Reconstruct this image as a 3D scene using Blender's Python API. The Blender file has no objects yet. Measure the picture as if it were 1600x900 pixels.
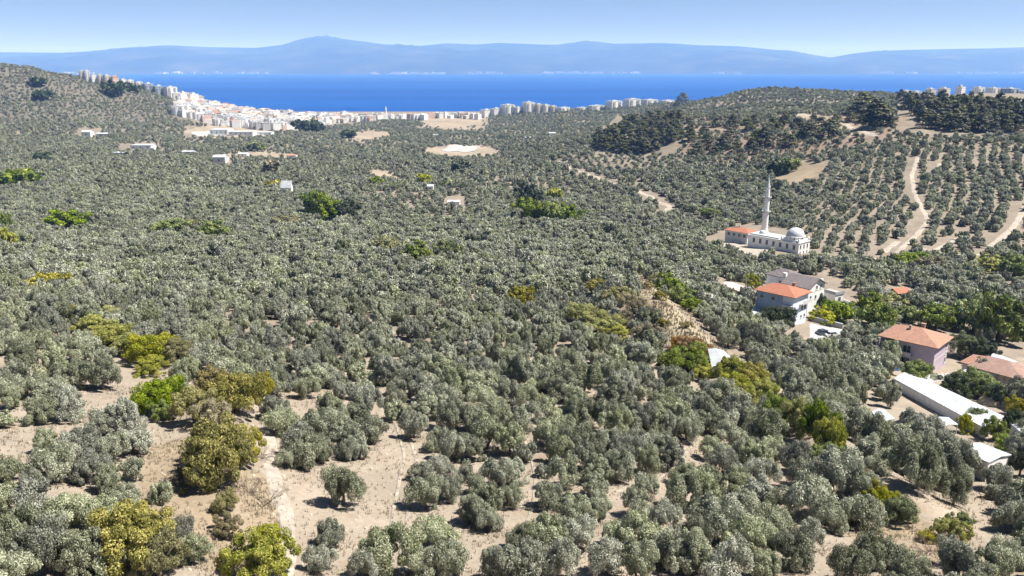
import bpy, math, random
import numpy as np
from mathutils import Vector

S = bpy.context.scene
R = math.radians
# ------------------------------------------------------------------ camera, sky, sun, exposure
FPX, PITCH, CAMZ = 1256.0, R(15.4), 130.0          # focal length in photo pixels, tilt down, height above the sea
cam = bpy.data.objects.new('camera', bpy.data.cameras.new('camera'))
S.collection.objects.link(cam)
cam.location = (0, 0, CAMZ)
cam.rotation_euler = (math.pi / 2 - PITCH, 0, 0)
cam.data.sensor_width = 36
cam.data.lens = 36 * FPX / 1600
cam.data.clip_start = 1
cam.data.clip_end = 150000
S.camera = cam
SUN_AZ, SUN_EL = R(92), R(59)
W = bpy.data.worlds.new('World'); S.world = W; W.use_nodes = True
wn = W.node_tree
sky = wn.nodes.new('ShaderNodeTexSky'); sky.sky_type = 'NISHITA'; sky.sun_disc = False
sky.sun_elevation = SUN_EL; sky.sun_rotation = SUN_AZ
sky.altitude = 100; sky.air_density = 1.0; sky.dust_density = 0.3; sky.ozone_density = 3.0
bg = wn.nodes['Background']; bg.inputs[1].default_value = 0.05
tint = wn.nodes.new('ShaderNodeMix'); tint.data_type = 'RGBA'; tint.blend_type = 'MULTIPLY'; tint.inputs[0].default_value = 1
tint.inputs[7].default_value = (0.44, 0.475, 0.49, 1)        # multiplied into the sky colour to dim it
wn.links.new(sky.outputs[0], tint.inputs[6]); wn.links.new(tint.outputs[2], bg.inputs[0])
sun = bpy.data.objects.new('sun', bpy.data.lights.new('sun', 'SUN'))
S.collection.objects.link(sun)
sdir = Vector((math.sin(SUN_AZ) * math.cos(SUN_EL), math.cos(SUN_AZ) * math.cos(SUN_EL), math.sin(SUN_EL)))
sun.rotation_euler = sdir.to_track_quat('Z', 'Y').to_euler()
sun.location = (0, 0, 300)
sun.data.energy = 4.8; sun.data.angle = R(0.5); sun.data.color = (1.0, 0.955, 0.89)
S.view_settings.view_transform = 'Standard'; S.view_settings.look = 'None'
S.view_settings.exposure = 1.15; S.view_settings.gamma = 1
S.cycles.use_denoising = True
S.cycles.max_bounces = 5; S.cycles.diffuse_bounces = 3; S.cycles.glossy_bounces = 2; S.cycles.transmission_bounces = 3
S.cycles.volume_bounces = 2; S.cycles.transparent_max_bounces = 4

rng = np.random.default_rng(7)
rnd = random.Random(5)

# ------------------------------------------------------------------ helpers
def tag(o, label=None, cat=None, group=None, kind=None):
    if label: o['label'] = label
    if cat: o['category'] = cat
    if group: o['group'] = group
    if kind: o['kind'] = kind
    return o
def link(o, parent=None):
    S.collection.objects.link(o)
    if parent is not None: o.parent = parent
    return o
def empty(name, loc, rz=0.0):
    o = bpy.data.objects.new(name, None); o.empty_display_size = 0.5
    o.location = loc; o.rotation_euler = (0, 0, rz)
    return link(o)
def mesh_np(name, v, f, mats, midx=None, smooth=False, attrs=None):
    """v (n,3) array, f (m,k) array of equal-sided faces -> mesh"""
    me = bpy.data.meshes.new(name)
    v = np.asarray(v, np.float32); f = np.asarray(f, np.int32)
    me.vertices.add(len(v)); me.vertices.foreach_set('co', v.ravel())
    k = f.shape[1]
    me.loops.add(f.size); me.loops.foreach_set('vertex_index', f.ravel())
    me.polygons.add(len(f)); me.polygons.foreach_set('loop_start', np.arange(0, f.size, k, dtype=np.int32))
    if smooth: me.polygons.foreach_set('use_smooth', np.ones(len(f), bool))
    for m in mats: me.materials.append(m)
    if midx is not None: me.polygons.foreach_set('material_index', np.asarray(midx, np.int32))
    me.update(calc_edges=True)
    for nm, (dom, typ, dat) in (attrs or {}).items():
        a = me.attributes.new(nm, typ, dom)
        a.data.foreach_set('color' if typ == 'FLOAT_COLOR' else ('vector' if typ == 'FLOAT_VECTOR' else 'value'), np.asarray(dat, np.float32 if typ != 'INT' else np.int32).ravel())
    return me

class MB:
    """collects polygons for one mesh object"""
    def __init__(s): s.v = []; s.f = []; s.m = []
    def add(s, vs, fs, m=0):
        b = len(s.v); s.v += [tuple(x) for x in vs]; s.f += [tuple(b + i for i in f) for f in fs]; s.m += [m] * len(fs); return s
    def box(s, x0, x1, y0, y1, z0, z1, m=0):
        return s.add([(x0,y0,z0),(x1,y0,z0),(x1,y1,z0),(x0,y1,z0),(x0,y0,z1),(x1,y0,z1),(x1,y1,z1),(x0,y1,z1)],
                     [(3,2,1,0),(4,5,6,7),(0,1,5,4),(1,2,6,5),(2,3,7,6),(3,0,4,7)], m)
    def prism(s, pts, z0, z1, m=0):
        n = len(pts)
        z0 = z0 if hasattr(z0, '__len__') else [z0] * n; z1 = z1 if hasattr(z1, '__len__') else [z1] * n
        return s.add([(p[0], p[1], z0[i]) for i, p in enumerate(pts)] + [(p[0], p[1], z1[i]) for i, p in enumerate(pts)],
                     [tuple(range(n - 1, -1, -1)), tuple(range(n, 2 * n))] + [(i, (i + 1) % n, n + (i + 1) % n, n + i) for i in range(n)], m)
    def lathe(s, prof, n=16, cx=0, cy=0, m=0):
        vs = []; fs = []
        for r, z in prof:
            for i in range(n):
                a = 2 * math.pi * i / n; vs.append((cx + r * math.cos(a), cy + r * math.sin(a), z))
        for j in range(len(prof) - 1):
            for i in range(n):
                k = (i + 1) % n; fs.append((j*n+i, j*n+k, (j+1)*n+k, (j+1)*n+i))
        fs.append(tuple(range(n - 1, -1, -1))); fs.append(tuple((len(prof) - 1) * n + i for i in range(n)))
        return s.add(vs, fs, m)
    def tube(s, p0, p1, r0, r1, n=6, m=0):
        p0 = Vector(p0); p1 = Vector(p1); d = (p1 - p0)
        if d.length < 1e-6: return s
        q = d.to_track_quat('Z', 'Y'); vs = []
        for p, r in ((p0, r0), (p1, r1)):
            for i in range(n):
                a = 2 * math.pi * i / n; vs.append(p + q @ Vector((r * math.cos(a), r * math.sin(a), 0)))
        return s.add(vs, [(i, (i+1) % n, n + (i+1) % n, n + i) for i in range(n)] + [tuple(range(n - 1, -1, -1)), tuple(range(n, 2*n))], m)
    def mesh(s, name, mats, smooth=False):
        me = bpy.data.meshes.new(name); me.from_pydata(s.v, [], s.f)
        for m in (mats if isinstance(mats, (list, tuple)) else [mats]): me.materials.append(m)
        me.polygons.foreach_set('material_index', s.m)
        if smooth: me.polygons.foreach_set('use_smooth', [True] * len(s.f))
        me.update(); return me
    def build(s, name, mats, parent=None, loc=(0,0,0), rz=0, smooth=False):
        o = bpy.data.objects.new(name, s.mesh(name, mats, smooth)); o.location = loc; o.rotation_euler = (0,0,rz)
        return link(o, parent)

# ------------------------------------------------------------------ materials
def new_mat(name):
    m = bpy.data.materials.new(name); m.use_nodes = True
    return m, m.node_tree, m.node_tree.nodes['Principled BSDF']
def N(nt, t, **kw):
    n = nt.nodes.new(t)
    for k, v in kw.items():
        if k.startswith('i_'): n.inputs[int(k[2:])].default_value = v
        else: setattr(n, k, v)
    return n
def ramp(nt, src, stops):
    r = N(nt, 'ShaderNodeValToRGB'); e = r.color_ramp.elements
    while len(e) < len(stops): e.new(0.5)
    for el, (p, c) in zip(e, stops): el.position = p; el.color = (*c, 1)
    nt.links.new(src, r.inputs[0]); return r
def surf_mat(name, c, var=0.12, scale=1.5, rough=0.85, bump=0.0, bscale=8.0, spec=0.3, metallic=0.0):
    """a painted / plastered / stone surface with stains and grain"""
    m, nt, b = new_mat(name)
    tc = N(nt, 'ShaderNodeTexCoord')
    n = N(nt, 'ShaderNodeTexNoise'); n.inputs['Scale'].default_value = scale; n.inputs['Detail'].default_value = 6
    nt.links.new(tc.outputs['Object'], n.inputs['Vector'])
    lo = tuple(max(0, x * (1 - var * 1.6)) for x in c); hi = tuple(min(1, x * (1 + var)) for x in c)
    r = ramp(nt, n.outputs['Fac'], [(0.3, lo), (0.65, hi)])
    nt.links.new(r.outputs[0], b.inputs['Base Color'])
    b.inputs['Roughness'].default_value = rough; b.inputs['Metallic'].default_value = metallic
    b.inputs['Specular IOR Level'].default_value = spec
    if bump:
        n2 = N(nt, 'ShaderNodeTexNoise'); n2.inputs['Scale'].default_value = bscale
        nt.links.new(tc.outputs['Object'], n2.inputs['Vector'])
        bp = N(nt, 'ShaderNodeBump'); bp.inputs['Strength'].default_value = bump; bp.inputs['Distance'].default_value = 0.05
        nt.links.new(n2.outputs['Fac'], bp.inputs['Height']); nt.links.new(bp.outputs[0], b.inputs['Normal'])
    return m
def leaf_mat(name, dark, mid, light, trans=0.25, vary=0.25):
    """leaves: tone of each leaf from the mesh, drift from tree to tree"""
    m, nt, b = new_mat(name)
    at = N(nt, 'ShaderNodeAttribute', attribute_name='tone')
    oi = N(nt, 'ShaderNodeObjectInfo')
    r = ramp(nt, at.outputs['Fac'], [(0.0, dark), (0.55, mid), (1.0, light)])
    hs = N(nt, 'ShaderNodeHueSaturation')
    mr = N(nt, 'ShaderNodeMapRange'); mr.inputs['To Min'].default_value = 1 - vary; mr.inputs['To Max'].default_value = 1 + vary
    nt.links.new(oi.outputs['Random'], mr.inputs['Value']); nt.links.new(mr.outputs[0], hs.inputs['Value'])
    m2 = N(nt, 'ShaderNodeMath', operation='MULTIPLY', i_1=7.31); nt.links.new(oi.outputs['Random'], m2.inputs[0])
    fr = N(nt, 'ShaderNodeMath', operation='FRACT'); nt.links.new(m2.outputs[0], fr.inputs[0])
    mr2 = N(nt, 'ShaderNodeMapRange'); mr2.inputs['To Min'].default_value = 0.65; mr2.inputs['To Max'].default_value = 1.35
    nt.links.new(fr.outputs[0], mr2.inputs['Value']); nt.links.new(mr2.outputs[0], hs.inputs['Saturation'])
    nt.links.new(r.outputs[0], hs.inputs['Color'])
    nt.links.new(hs.outputs[0], b.inputs['Base Color'])
    b.inputs['Roughness'].default_value = 0.55; b.inputs['Specular IOR Level'].default_value = 0.35
    tr = N(nt, 'ShaderNodeBsdfTranslucent'); nt.links.new(hs.outputs[0], tr.inputs['Color'])
    mx = N(nt, 'ShaderNodeMixShader'); mx.inputs[0].default_value = trans
    nt.links.new(b.outputs[0], mx.inputs[1]); nt.links.new(tr.outputs[0], mx.inputs[2])
    nt.links.new(mx.outputs[0], nt.nodes['Material Output'].inputs['Surface'])
    return m
M = {}
M['olive'] = leaf_mat('olive_leaves', (0.088,0.10,0.052), (0.268,0.286,0.198), (0.51,0.53,0.42), 0.25, 0.33)
M['shrub_green'] = leaf_mat('green_leaves', (0.055,0.085,0.015), (0.18,0.245,0.045), (0.36,0.40,0.11), 0.3)
M['shrub_lime'] = leaf_mat('yellow_green_leaves', (0.11,0.135,0.02), (0.33,0.35,0.06), (0.55,0.52,0.15), 0.3)
M['shrub_yellow'] = leaf_mat('yellow_ochre_leaves', (0.09,0.10,0.025), (0.275,0.25,0.065), (0.47,0.43,0.15), 0.3)
M['shrub_orange'] = leaf_mat('orange_leaves', (0.14,0.09,0.03), (0.32,0.18,0.06), (0.48,0.29,0.12), 0.3)
M['shrub_dark'] = leaf_mat('dark_leaves', (0.02,0.035,0.012), (0.05,0.075,0.025), (0.10,0.13,0.05), 0.2)
M['shrub_brown'] = leaf_mat('dry_brown_leaves', (0.10,0.09,0.045), (0.24,0.21,0.11), (0.40,0.35,0.20), 0.2)
M['pine'] = leaf_mat('pine_needles', (0.024,0.034,0.012), (0.08,0.092,0.038), (0.22,0.215,0.10), 0.15)
M['bark'] = surf_mat('bark', (0.16,0.13,0.10), 0.3, 4, 0.95, 0.5, 20)
M['twig'] = surf_mat('grey_twigs', (0.20,0.15,0.12), 0.3, 3)
M['white_wall'] = surf_mat('white_plaster', (0.76,0.76,0.76), 0.06, 0.6)
M['cream_wall'] = surf_mat('cream_plaster', (0.56,0.53,0.49), 0.08, 0.6)
M['pink_town'] = surf_mat('salmon_plaster', (0.62,0.47,0.41), 0.1, 0.6)
M['grey_town'] = surf_mat('grey_plaster', (0.5,0.5,0.52), 0.1, 0.6)
M['lilac_wall'] = surf_mat('lilac_plaster', (0.46,0.38,0.46), 0.07, 0.6)
M['blue_wall'] = surf_mat('pale_blue_plaster', (0.62,0.67,0.76), 0.06, 0.6)
M['slate_blue'] = surf_mat('slate_blue_plaster', (0.26,0.33,0.45), 0.07, 0.6)
M['sheet_white'] = surf_mat('white_sheet_roof', (0.45,0.48,0.52), 0.14, 0.35, 0.6)
M['concrete'] = surf_mat('pale_concrete', (0.36,0.36,0.36), 0.1, 0.4)
M['stone'] = surf_mat('rubble_stone', (0.42,0.37,0.31), 0.3, 1.2, 0.9, 0.5, 3)
M['trim'] = surf_mat('white_paint_trim', (0.5,0.5,0.5), 0.05)
M['dome'] = surf_mat('pale_lead_dome', (0.47,0.50,0.54), 0.06, 0.8, 0.55)
M['dark_shade'] = surf_mat('painted_shade', (0.05,0.045,0.045), 0.2, 1)  # near-black paint standing in for deep shade
M['metal_grey'] = surf_mat('galvanised_metal', (0.45,0.46,0.48), 0.1, 2, 0.5)
M['blue_paint'] = surf_mat('blue_plastic', (0.10,0.25,0.55), 0.08, 2, 0.5)
M['timber'] = surf_mat('brown_timber', (0.15,0.075,0.045), 0.2, 2)
M['tyre'] = surf_mat('tyre_rubber', (0.03,0.03,0.03), 0.1)
M['hay'] = surf_mat('straw_heap', (0.45,0.37,0.26), 0.2, 1.5, 0.95, 0.6, 6)
m, nt, b = new_mat('window_glass'); b.inputs['Base Color'].default_value = (0.03,0.04,0.055,1); b.inputs['Roughness'].default_value = 0.12
M['glass'] = m
m, nt, b = new_mat('car_paint_white'); b.inputs['Base Color'].default_value = (0.7,0.7,0.72,1); b.inputs['Roughness'].default_value = 0.25
M['car_white'] = m
m, nt, b = new_mat('car_paint_dark'); b.inputs['Base Color'].default_value = (0.06,0.07,0.10,1); b.inputs['Roughness'].default_value = 0.25
M['car_dark'] = m
def tile_mat(name, c1, c2):
    """clay tiles: rows across the slope and a colour for each tile"""
    m, nt, b = new_mat(name)
    tc = N(nt, 'ShaderNodeTexCoord')
    br = N(nt, 'ShaderNodeTexBrick'); br.inputs['Scale'].default_value = 1.0
    br.inputs['Color1'].default_value = (*c1, 1); br.inputs['Color2'].default_value = (*c2, 1)
    br.inputs['Mortar'].default_value = (c1[0]*0.55, c1[1]*0.5, c1[2]*0.5, 1)
    br.inputs['Brick Width'].default_value = 0.3; br.inputs['Row Height'].default_value = 0.4; br.inputs['Mortar Size'].default_value = 0.02
    nt.links.new(tc.outputs['Object'], br.inputs['Vector'])
    n = N(nt, 'ShaderNodeTexNoise'); n.inputs['Scale'].default_value = 0.9; n.inputs['Detail'].default_value = 5
    nt.links.new(tc.outputs['Object'], n.inputs['Vector'])
    mr = N(nt, 'ShaderNodeMapRange'); mr.inputs['To Min'].default_value = 0.72; mr.inputs['To Max'].default_value = 1.22
    nt.links.new(n.outputs['Fac'], mr.inputs['Value'])
    mx = N(nt, 'ShaderNodeMix', data_type='RGBA', blend_type='MULTIPLY'); mx.inputs[0].default_value = 1
    nt.links.new(br.outputs['Color'], mx.inputs[6]); nt.links.new(mr.outputs[0], mx.inputs[7])
    nt.links.new(mx.outputs[2], b.inputs['Base Color']); b.inputs['Roughness'].default_value = 0.85
    wv = N(nt, 'ShaderNodeTexWave'); wv.inputs['Scale'].default_value = 1.6; nt.links.new(tc.outputs['Object'], wv.inputs['Vector'])
    bp = N(nt, 'ShaderNodeBump'); bp.inputs['Strength'].default_value = 0.4; bp.inputs['Distance'].default_value = 0.08
    nt.links.new(wv.outputs['Fac'], bp.inputs['Height']); nt.links.new(bp.outputs[0], b.inputs['Normal'])
    return m
M['tile'] = tile_mat('orange_clay_tiles', (0.34,0.13,0.075), (0.41,0.175,0.11))
M['tile_pale'] = tile_mat('weathered_clay_tiles', (0.34,0.18,0.125), (0.41,0.235,0.17))
M['tile_brown'] = tile_mat('brown_roof_tiles', (0.27,0.17,0.14), (0.34,0.23,0.19))
M['tile_grey'] = tile_mat('dark_grey_roof_tiles', (0.15,0.13,0.14), (0.21,0.185,0.195))

# ------------------------------------------------------------------ the lie of the land (distance north -> row of the photo it shows at)
CT, ST = math.cos(PITCH), math.sin(PITCH)
def tan_of(py):                                   # drop per metre of distance along a sight line through photo row py
    dy = (450 - py) / FPX
    return (ST - dy * CT) / (CT + dy * ST)
SEA = [(2250, 179), (2450, 174)]
TAB = {
 -0.75: [(30,1150),(50,900),(60,800),(77,700),(105,600),(150,500),(198,450),(270,400),(385,350),(530,300),(760,250),(1000,215),(1150,187),(1280,155),(1400,118),(1500,88),(1700,100),(2100,150),(2450,174)],
 -0.60: [(30,1150),(52,900),(62,800),(80,700),(108,600),(155,500),(205,450),(280,400),(395,350),(540,300),(780,250),(1020,215),(1170,190),(1290,160),(1400,122),(1480,97),(1600,100),(2000,150),(2450,174)],
 -0.45: [(30,1180),(56,900),(68,800),(86,700),(116,600),(165,500),(214,450),(292,400),(408,350),(550,300),(800,250),(1020,222),(1230,200),(1380,180),(1500,154),(1610,133),(1740,136),(2000,156),(2450,174)],
 -0.38: [(30,1185),(58,900),(71,800),(90,700),(120,600),(171,500),(220,450),(298,400),(414,350),(556,300),(830,250),(1080,222),(1340,196),(1500,180),(1600,166),(1720,156),(1820,156),(2000,164),(2450,174)],
 -0.30: [(30,1190),(59,900),(73,800),(93,700),(124,600),(175,500),(225,450),(303,400),(420,350),(560,300),(850,250),(1150,222),(1400,208),(1600,200),(1850,190),(2150,180),(2450,174)],
 -0.15: [(30,1200),(60,900),(75,800),(96,700),(127,600),(179,500),(229,450),(309,400),(426,350),(562,300),(860,250),(1190,220),(1500,204),(1700,194),(1950,187),(2200,179),(2450,174)],
  0.00: [(30,1200),(60,900),(75,800),(96,700),(127,600),(179,500),(229,450),(309,400),(426,350),(562,300),(860,250),(1190,220),(1530,200),(1750,186),(1900,179),(2050,177),(2450,174)],
  0.15: [(30,1200),(60,900),(75,800),(96,700),(127,600),(179,500),(229,450),(309,400),(430,350),(560,300),(700,260),(770,230),(840,200),(900,193),(1100,200),(1350,192),(1600,178),(1800,166),(1900,165),(2450,174)],
  0.30: [(30,1200),(62,900),(79,800),(103,700),(140,600),(192,500),(242,450),(312,400),(350,382),(430,350),(520,300),(620,250),(700,213),(780,183),(840,178),(1000,175),(1150,160),(1320,136),(1400,134),(1500,138),(1800,155),(2450,174)],
  0.45: [(30,1200),(62,900),(80,800),(109,700),(156,600),(212,500),(254,450),(305,405),(370,350),(440,300),(510,255),(560,225),(610,198),(680,183),(760,178),(900,168),(1100,153),(1300,151),(1500,151),(2450,174)],
  0.60: [(30,1200),(62,900),(81,800),(112,700),(164,600),(216,500),(256,450),(292,410),(350,360),(410,310),(470,262),(520,228),(570,203),(630,184),(700,178),(900,165),(1300,150),(1500,147),(2000,155),(2450,174)],
  0.75: [(30,1200),(62,900),(82,800),(114,700),(166,600),(218,500),(258,450),(292,410),(350,360),(410,310),(470,262),(520,228),(570,200),(630,178),(700,170),(900,165),(1300,150),(1500,147),(2000,155),(2450,174)],
}
UG = np.arange(-1.0, 1.0001, 0.01); LG = np.arange(math.log(30), math.log(2700), 0.015)
cols = sorted(TAB)
D0 = np.array([np.interp(LG, [math.log(a) for a, _ in TAB[c]] + [math.log(2700)], [a * tan_of(p) for a, p in TAB[c]] + [140.0]) for c in cols])
DG = np.array([[np.interp(u, cols, D0[:, j]) for j in range(len(LG))] for u in UG])
def blur(a, sig, ax):
    k = np.exp(-0.5 * (np.arange(-int(3*sig)-1, int(3*sig)+2) / sig) ** 2); k /= k.sum(); n = len(k) // 2
    a = np.moveaxis(a, ax, -1); p = np.pad(a, [(0,0)] * (a.ndim - 1) + [(n, n)], mode='edge')
    out = np.apply_along_axis(lambda r: np.convolve(r, k, 'valid'), -1, p)
    return np.moveaxis(out, -1, ax)
DG = blur(blur(DG, 4.0, 0), 2.2, 1)
def base_h(x, y):
    x = np.asarray(x, float); y = np.asarray(y, float)
    ye = np.maximum(y, 30.0)
    u = np.clip(x / np.maximum(ye, 60.0), -0.99, 0.99); L = np.clip(np.log(ye), LG[0], LG[-1] - 1e-6)
    fu = (u - UG[0]) / 0.01; iu = np.clip(fu.astype(int), 0, len(UG) - 2); fu = fu - iu
    fl = (L - LG[0]) / 0.015; il = np.clip(fl.astype(int), 0, len(LG) - 2); fl = fl - il
    d = (DG[iu, il] * (1-fu) * (1-fl) + DG[iu+1, il] * fu * (1-fl) + DG[iu, il+1] * (1-fu) * fl + DG[iu+1, il+1] * fu * fl)
    z = CAMZ - d
    a = np.clip(ye / 300.0, 0.25, 3.0)             # gentle undulation of the ground
    z = z + a * (0.9 * np.sin(x * 0.031 + 1.3) * np.cos(y * 0.027) + 0.45 * np.sin(x * 0.083 + y * 0.061) + 0.2 * np.sin(x * 0.21 - y * 0.17 + 2))* np.clip((2350 - ye) / 400, 0, 1)
    return z
RIDGES = []                                        # banks standing above the slope: (polyline, height, half width)
def seg_d(x, y, pl):
    best = np.full(np.shape(x), 1e9)
    for (ax, ay), (bx, by) in zip(pl[:-1], pl[1:]):
        dx, dy = bx - ax, by - ay; t = np.clip(((x - ax) * dx + (y - ay) * dy) / (dx*dx + dy*dy + 1e-9), 0, 1)
        best = np.minimum(best, np.hypot(x - ax - t * dx, y - ay - t * dy))
    return best
def H(x, y):
    z = base_h(x, y)
    for pl, hh, w in RIDGES: z = z + hh * np.exp(-(seg_d(np.asarray(x, float), np.asarray(y, float), pl) / w) ** 2)
    return z
def ray(px, py):
    dx = (px - 800) / FPX; dy = (450 - py) / FPX
    return np.array([dx, CT + dy * ST, -ST + dy * CT])
YS = np.exp(np.arange(math.log(32), math.log(2600), 0.004))
def G(px, py, zo=0.0):
    """point of the ground (or zo metres above it) that shows at this pixel"""
    r = ray(px, py); r = r / r[1]
    x = r[0] * YS; z = CAMZ + r[2] * YS; h = H(x, YS) + zo
    k = np.nonzero(z <= h)[0]
    i = int(k[0]) if len(k) else int(np.argmin(z - h))
    if i > 0 and len(k):
        a = z[i-1] - h[i-1]; b_ = z[i] - h[i]; t = a / (a - b_ + 1e-9); y = YS[i-1] + (YS[i] - YS[i-1]) * t
    else: y = YS[i]
    return float(r[0] * y), float(y), float(H(np.array(r[0] * y), np.array(y)))
def at(px, Y):                                     # ground point in photo column px (near row 200) at distance Y
    u = (px - 800) / (FPX * 1.017); return u * Y, Y, float(H(np.array(u * Y), np.array(float(Y))))
def depth(x, y, z): return y * CT - (z - CAMZ) * ST
def proj(x, y, z):
    d = depth(x, y, z); up = y * ST + (z - CAMZ) * CT
    return 800 + FPX * x / d, 450 - FPX * up / d
for pts, hh, w in (([(905,450),(960,475),(1010,500)], 2.5, 7), ([(1000,455),(1050,520),(1110,575),(1180,610),(1250,665),(1310,720),(1390,790)], 3.2, 5.5),
                   ([(110,490),(200,535),(300,570),(380,640)], 2.0, 5), ([(330,640),(345,740),(360,800)], 1.5, 4)):
    pl = [G(*p)[:2] for p in pts]; RIDGES.append((pl, hh, w))

# ------------------------------------------------------------------ ground
def inpoly(px, py, poly):
    px = np.asarray(px, float); py = np.asarray(py, float); c = np.zeros(px.shape, bool); n = len(poly)
    for i in range(n):
        x1, y1 = poly[i]; x2, y2 = poly[(i + 1) % n]
        if y1 == y2: continue
        c ^= ((y1 > py) != (y2 > py)) & (px < (x2 - x1) * (py - y1) / (y2 - y1) + x1)
    return c
# soil of another colour, each patch outlined by its corners on the land
PALE, BEIGE, RED, STRAW, MOSS = (0.295,0.252,0.205), (0.315,0.265,0.21), (0.22,0.165,0.13), (0.26,0.21,0.15), (0.19,0.19,0.08)
PATCH = [
 (BEIGE, [(528,217),(545,208),(580,203),(612,206),(608,217),(570,222),(535,221)]),
 (BEIGE, [(662,234),(690,227),(760,228),(788,238),(770,245),(700,249),(672,243)]),
 (BEIGE, [(290,203),(330,197),(420,205),(410,213),(300,213)]),
 (BEIGE, [(335,242),(400,237),(465,240),(460,248),(370,250)]),
 (BEIGE, [(565,270),(600,265),(640,285),(590,282)]),
 (BEIGE, [(652,190),(668,181),(760,180),(752,198),(690,203)]),
 (RED, [(1060,235),(1075,205),(1110,185),(1200,172),(1330,176),(1420,182),(1400,205),(1300,240),(1200,246),(1120,250)]),
 (BEIGE, [(1220,180),(1270,175),(1310,190),(1370,212),(1330,215),(1260,195)]),
 (STRAW, [(1205,285),(1225,262),(1255,250),(1285,258),(1280,275),(1235,290)]),
 ((0.33,0.285,0.20), [(1030,490),(1060,480),(1100,520),(1135,560),(1105,580),(1045,530)]),
 ((0.30,0.25,0.175), [(975,430),(1010,425),(1060,480),(1035,500),(985,480)]),
 (STRAW, [(225,700),(300,680),(440,760),(440,880),(330,900),(260,860),(215,780)]),
 (STRAW, [(1330,800),(1400,790),(1520,850),(1470,880),(1330,880)]),
 ((0.13,0.12,0.105), [(-60,70),(60,92),(150,112),(290,150),(330,180),(290,195),(120,190),(-60,200)]),
 (MOSS, [(1400,395),(1600,395),(1600,440),(1480,415),(1390,412)]),
 (PALE, [(1108,377),(1165,372),(1200,390),(1140,393)]),
]
nr, ncx = 470, 560
ys = np.concatenate([np.linspace(-260, 34, 28), np.exp(np.linspace(math.log(36), math.log(2680), nr - 28))])
sx = np.linspace(-1, 1, ncx); sx = sx * (0.55 + 0.45 * np.abs(sx))
XX = sx[None, :] * (160 + 1.15 * np.maximum(ys, 0))[:, None]; YY = np.repeat(ys[:, None], ncx, 1)
ZZ = H(XX, YY)
gx, gy = proj(XX, np.maximum(YY, 30), ZZ)
col = np.empty(XX.shape + (4,), np.float32); col[:] = (0.235, 0.20, 0.165, 1)
far = np.clip((YY - 250) / 500, 0, 1)[..., None]
col[..., :3] = col[..., :3] * (1 - far) + np.array((0.21, 0.185, 0.15)) * far
fore = (gy > 560)
col[fore, :3] = PALE
for c, poly in PATCH:
    jx = 5 * np.sin(XX * 0.31 + YY * 0.11) + 3 * np.sin(YY * 0.53 + XX * 0.2) + 2 * np.sin(XX * 1.1); jy = 1.5 * np.sin(XX * 0.23) + 1.2 * np.sin(YY * 0.47 + 1)
    for k_, (ox, oy) in enumerate(((0, 0), (4, 1), (-4, -1), (2, -2), (-2, 2))):
        msk = inpoly(gx + jx * (0.5 + k_ * .3) + ox, gy + jy * (1 + k_ * .2) + oy, poly) & (YY > 36); col[msk, :3] += (np.array(c) - col[msk, :3]) * 0.36
idx = np.arange(nr * ncx).reshape(nr, ncx)
quads = np.stack([idx[:-1, :-1], idx[:-1, 1:], idx[1:, 1:], idx[1:, :-1]], -1).reshape(-1, 4)
m, nt, b = new_mat('dry_soil')
at_ = N(nt, 'ShaderNodeAttribute', attribute_name='soil'); tc = N(nt, 'ShaderNodeTexCoord')
n1 = N(nt, 'ShaderNodeTexNoise'); n1.inputs['Scale'].default_value = 0.12; n1.inputs['Detail'].default_value = 8; n1.inputs['Roughness'].default_value = 0.65
n2 = N(nt, 'ShaderNodeTexNoise'); n2.inputs['Scale'].default_value = 2.2; n2.inputs['Detail'].default_value = 6; n2.inputs['Roughness'].default_value = 0.7
n3 = N(nt, 'ShaderNodeTexVoronoi'); n3.inputs['Scale'].default_value = 1.6
for n_ in (n1, n2, n3): nt.links.new(tc.outputs['Object'], n_.inputs['Vector'])
mA = N(nt, 'ShaderNodeMapRange'); mA.inputs[1].default_value = 0.3; mA.inputs[2].default_value = 0.7; mA.inputs[3].default_value = 0.78; mA.inputs[4].default_value = 1.15
mB = N(nt, 'ShaderNodeMapRange'); mB.inputs[1].default_value = 0.3; mB.inputs[2].default_value = 0.7; mB.inputs[3].default_value = 0.80; mB.inputs[4].default_value = 1.14
nt.links.new(n1.outputs['Fac'], mA.inputs[0]); nt.links.new(n2.outputs['Fac'], mB.inputs[0])
mm = N(nt, 'ShaderNodeMath', operation='MULTIPLY'); nt.links.new(mA.outputs[0], mm.inputs[0]); nt.links.new(mB.outputs[0], mm.inputs[1])
mx = N(nt, 'ShaderNodeMix', data_type='RGBA', blend_type='MULTIPLY'); mx.inputs[0].default_value = 1
nt.links.new(at_.outputs['Color'], mx.inputs[6]); nt.links.new(mm.outputs[0], mx.inputs[7])
n4 = N(nt, 'ShaderNodeTexNoise'); n4.inputs['Scale'].default_value = 0.35; n4.inputs['Detail'].default_value = 9; n4.inputs['Roughness'].default_value = 0.75
nt.links.new(tc.outputs['Object'], n4.inputs['Vector'])
r4 = ramp(nt, n4.outputs['Fac'], [(0.52, (0,0,0)), (0.64, (1,1,1))])
mx2 = N(nt, 'ShaderNodeMix', data_type='RGBA'); mx2.inputs[7].default_value = (0.24,0.18,0.12,1)
mfa = N(nt, 'ShaderNodeMath', operation='MULTIPLY', i_1=0.45); nt.links.new(r4.outputs[0], mfa.inputs[0]); nt.links.new(mfa.outputs[0], mx2.inputs[0])
nt.links.new(mx.outputs[2], mx2.inputs[6]); nt.links.new(mx2.outputs[2], b.inputs['Base Color'])
n5 = N(nt, 'ShaderNodeTexNoise'); n5.inputs['Scale'].default_value = 3.3; n5.inputs['Detail'].default_value = 4; n5.inputs['Roughness'].default_value = 0.8
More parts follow.
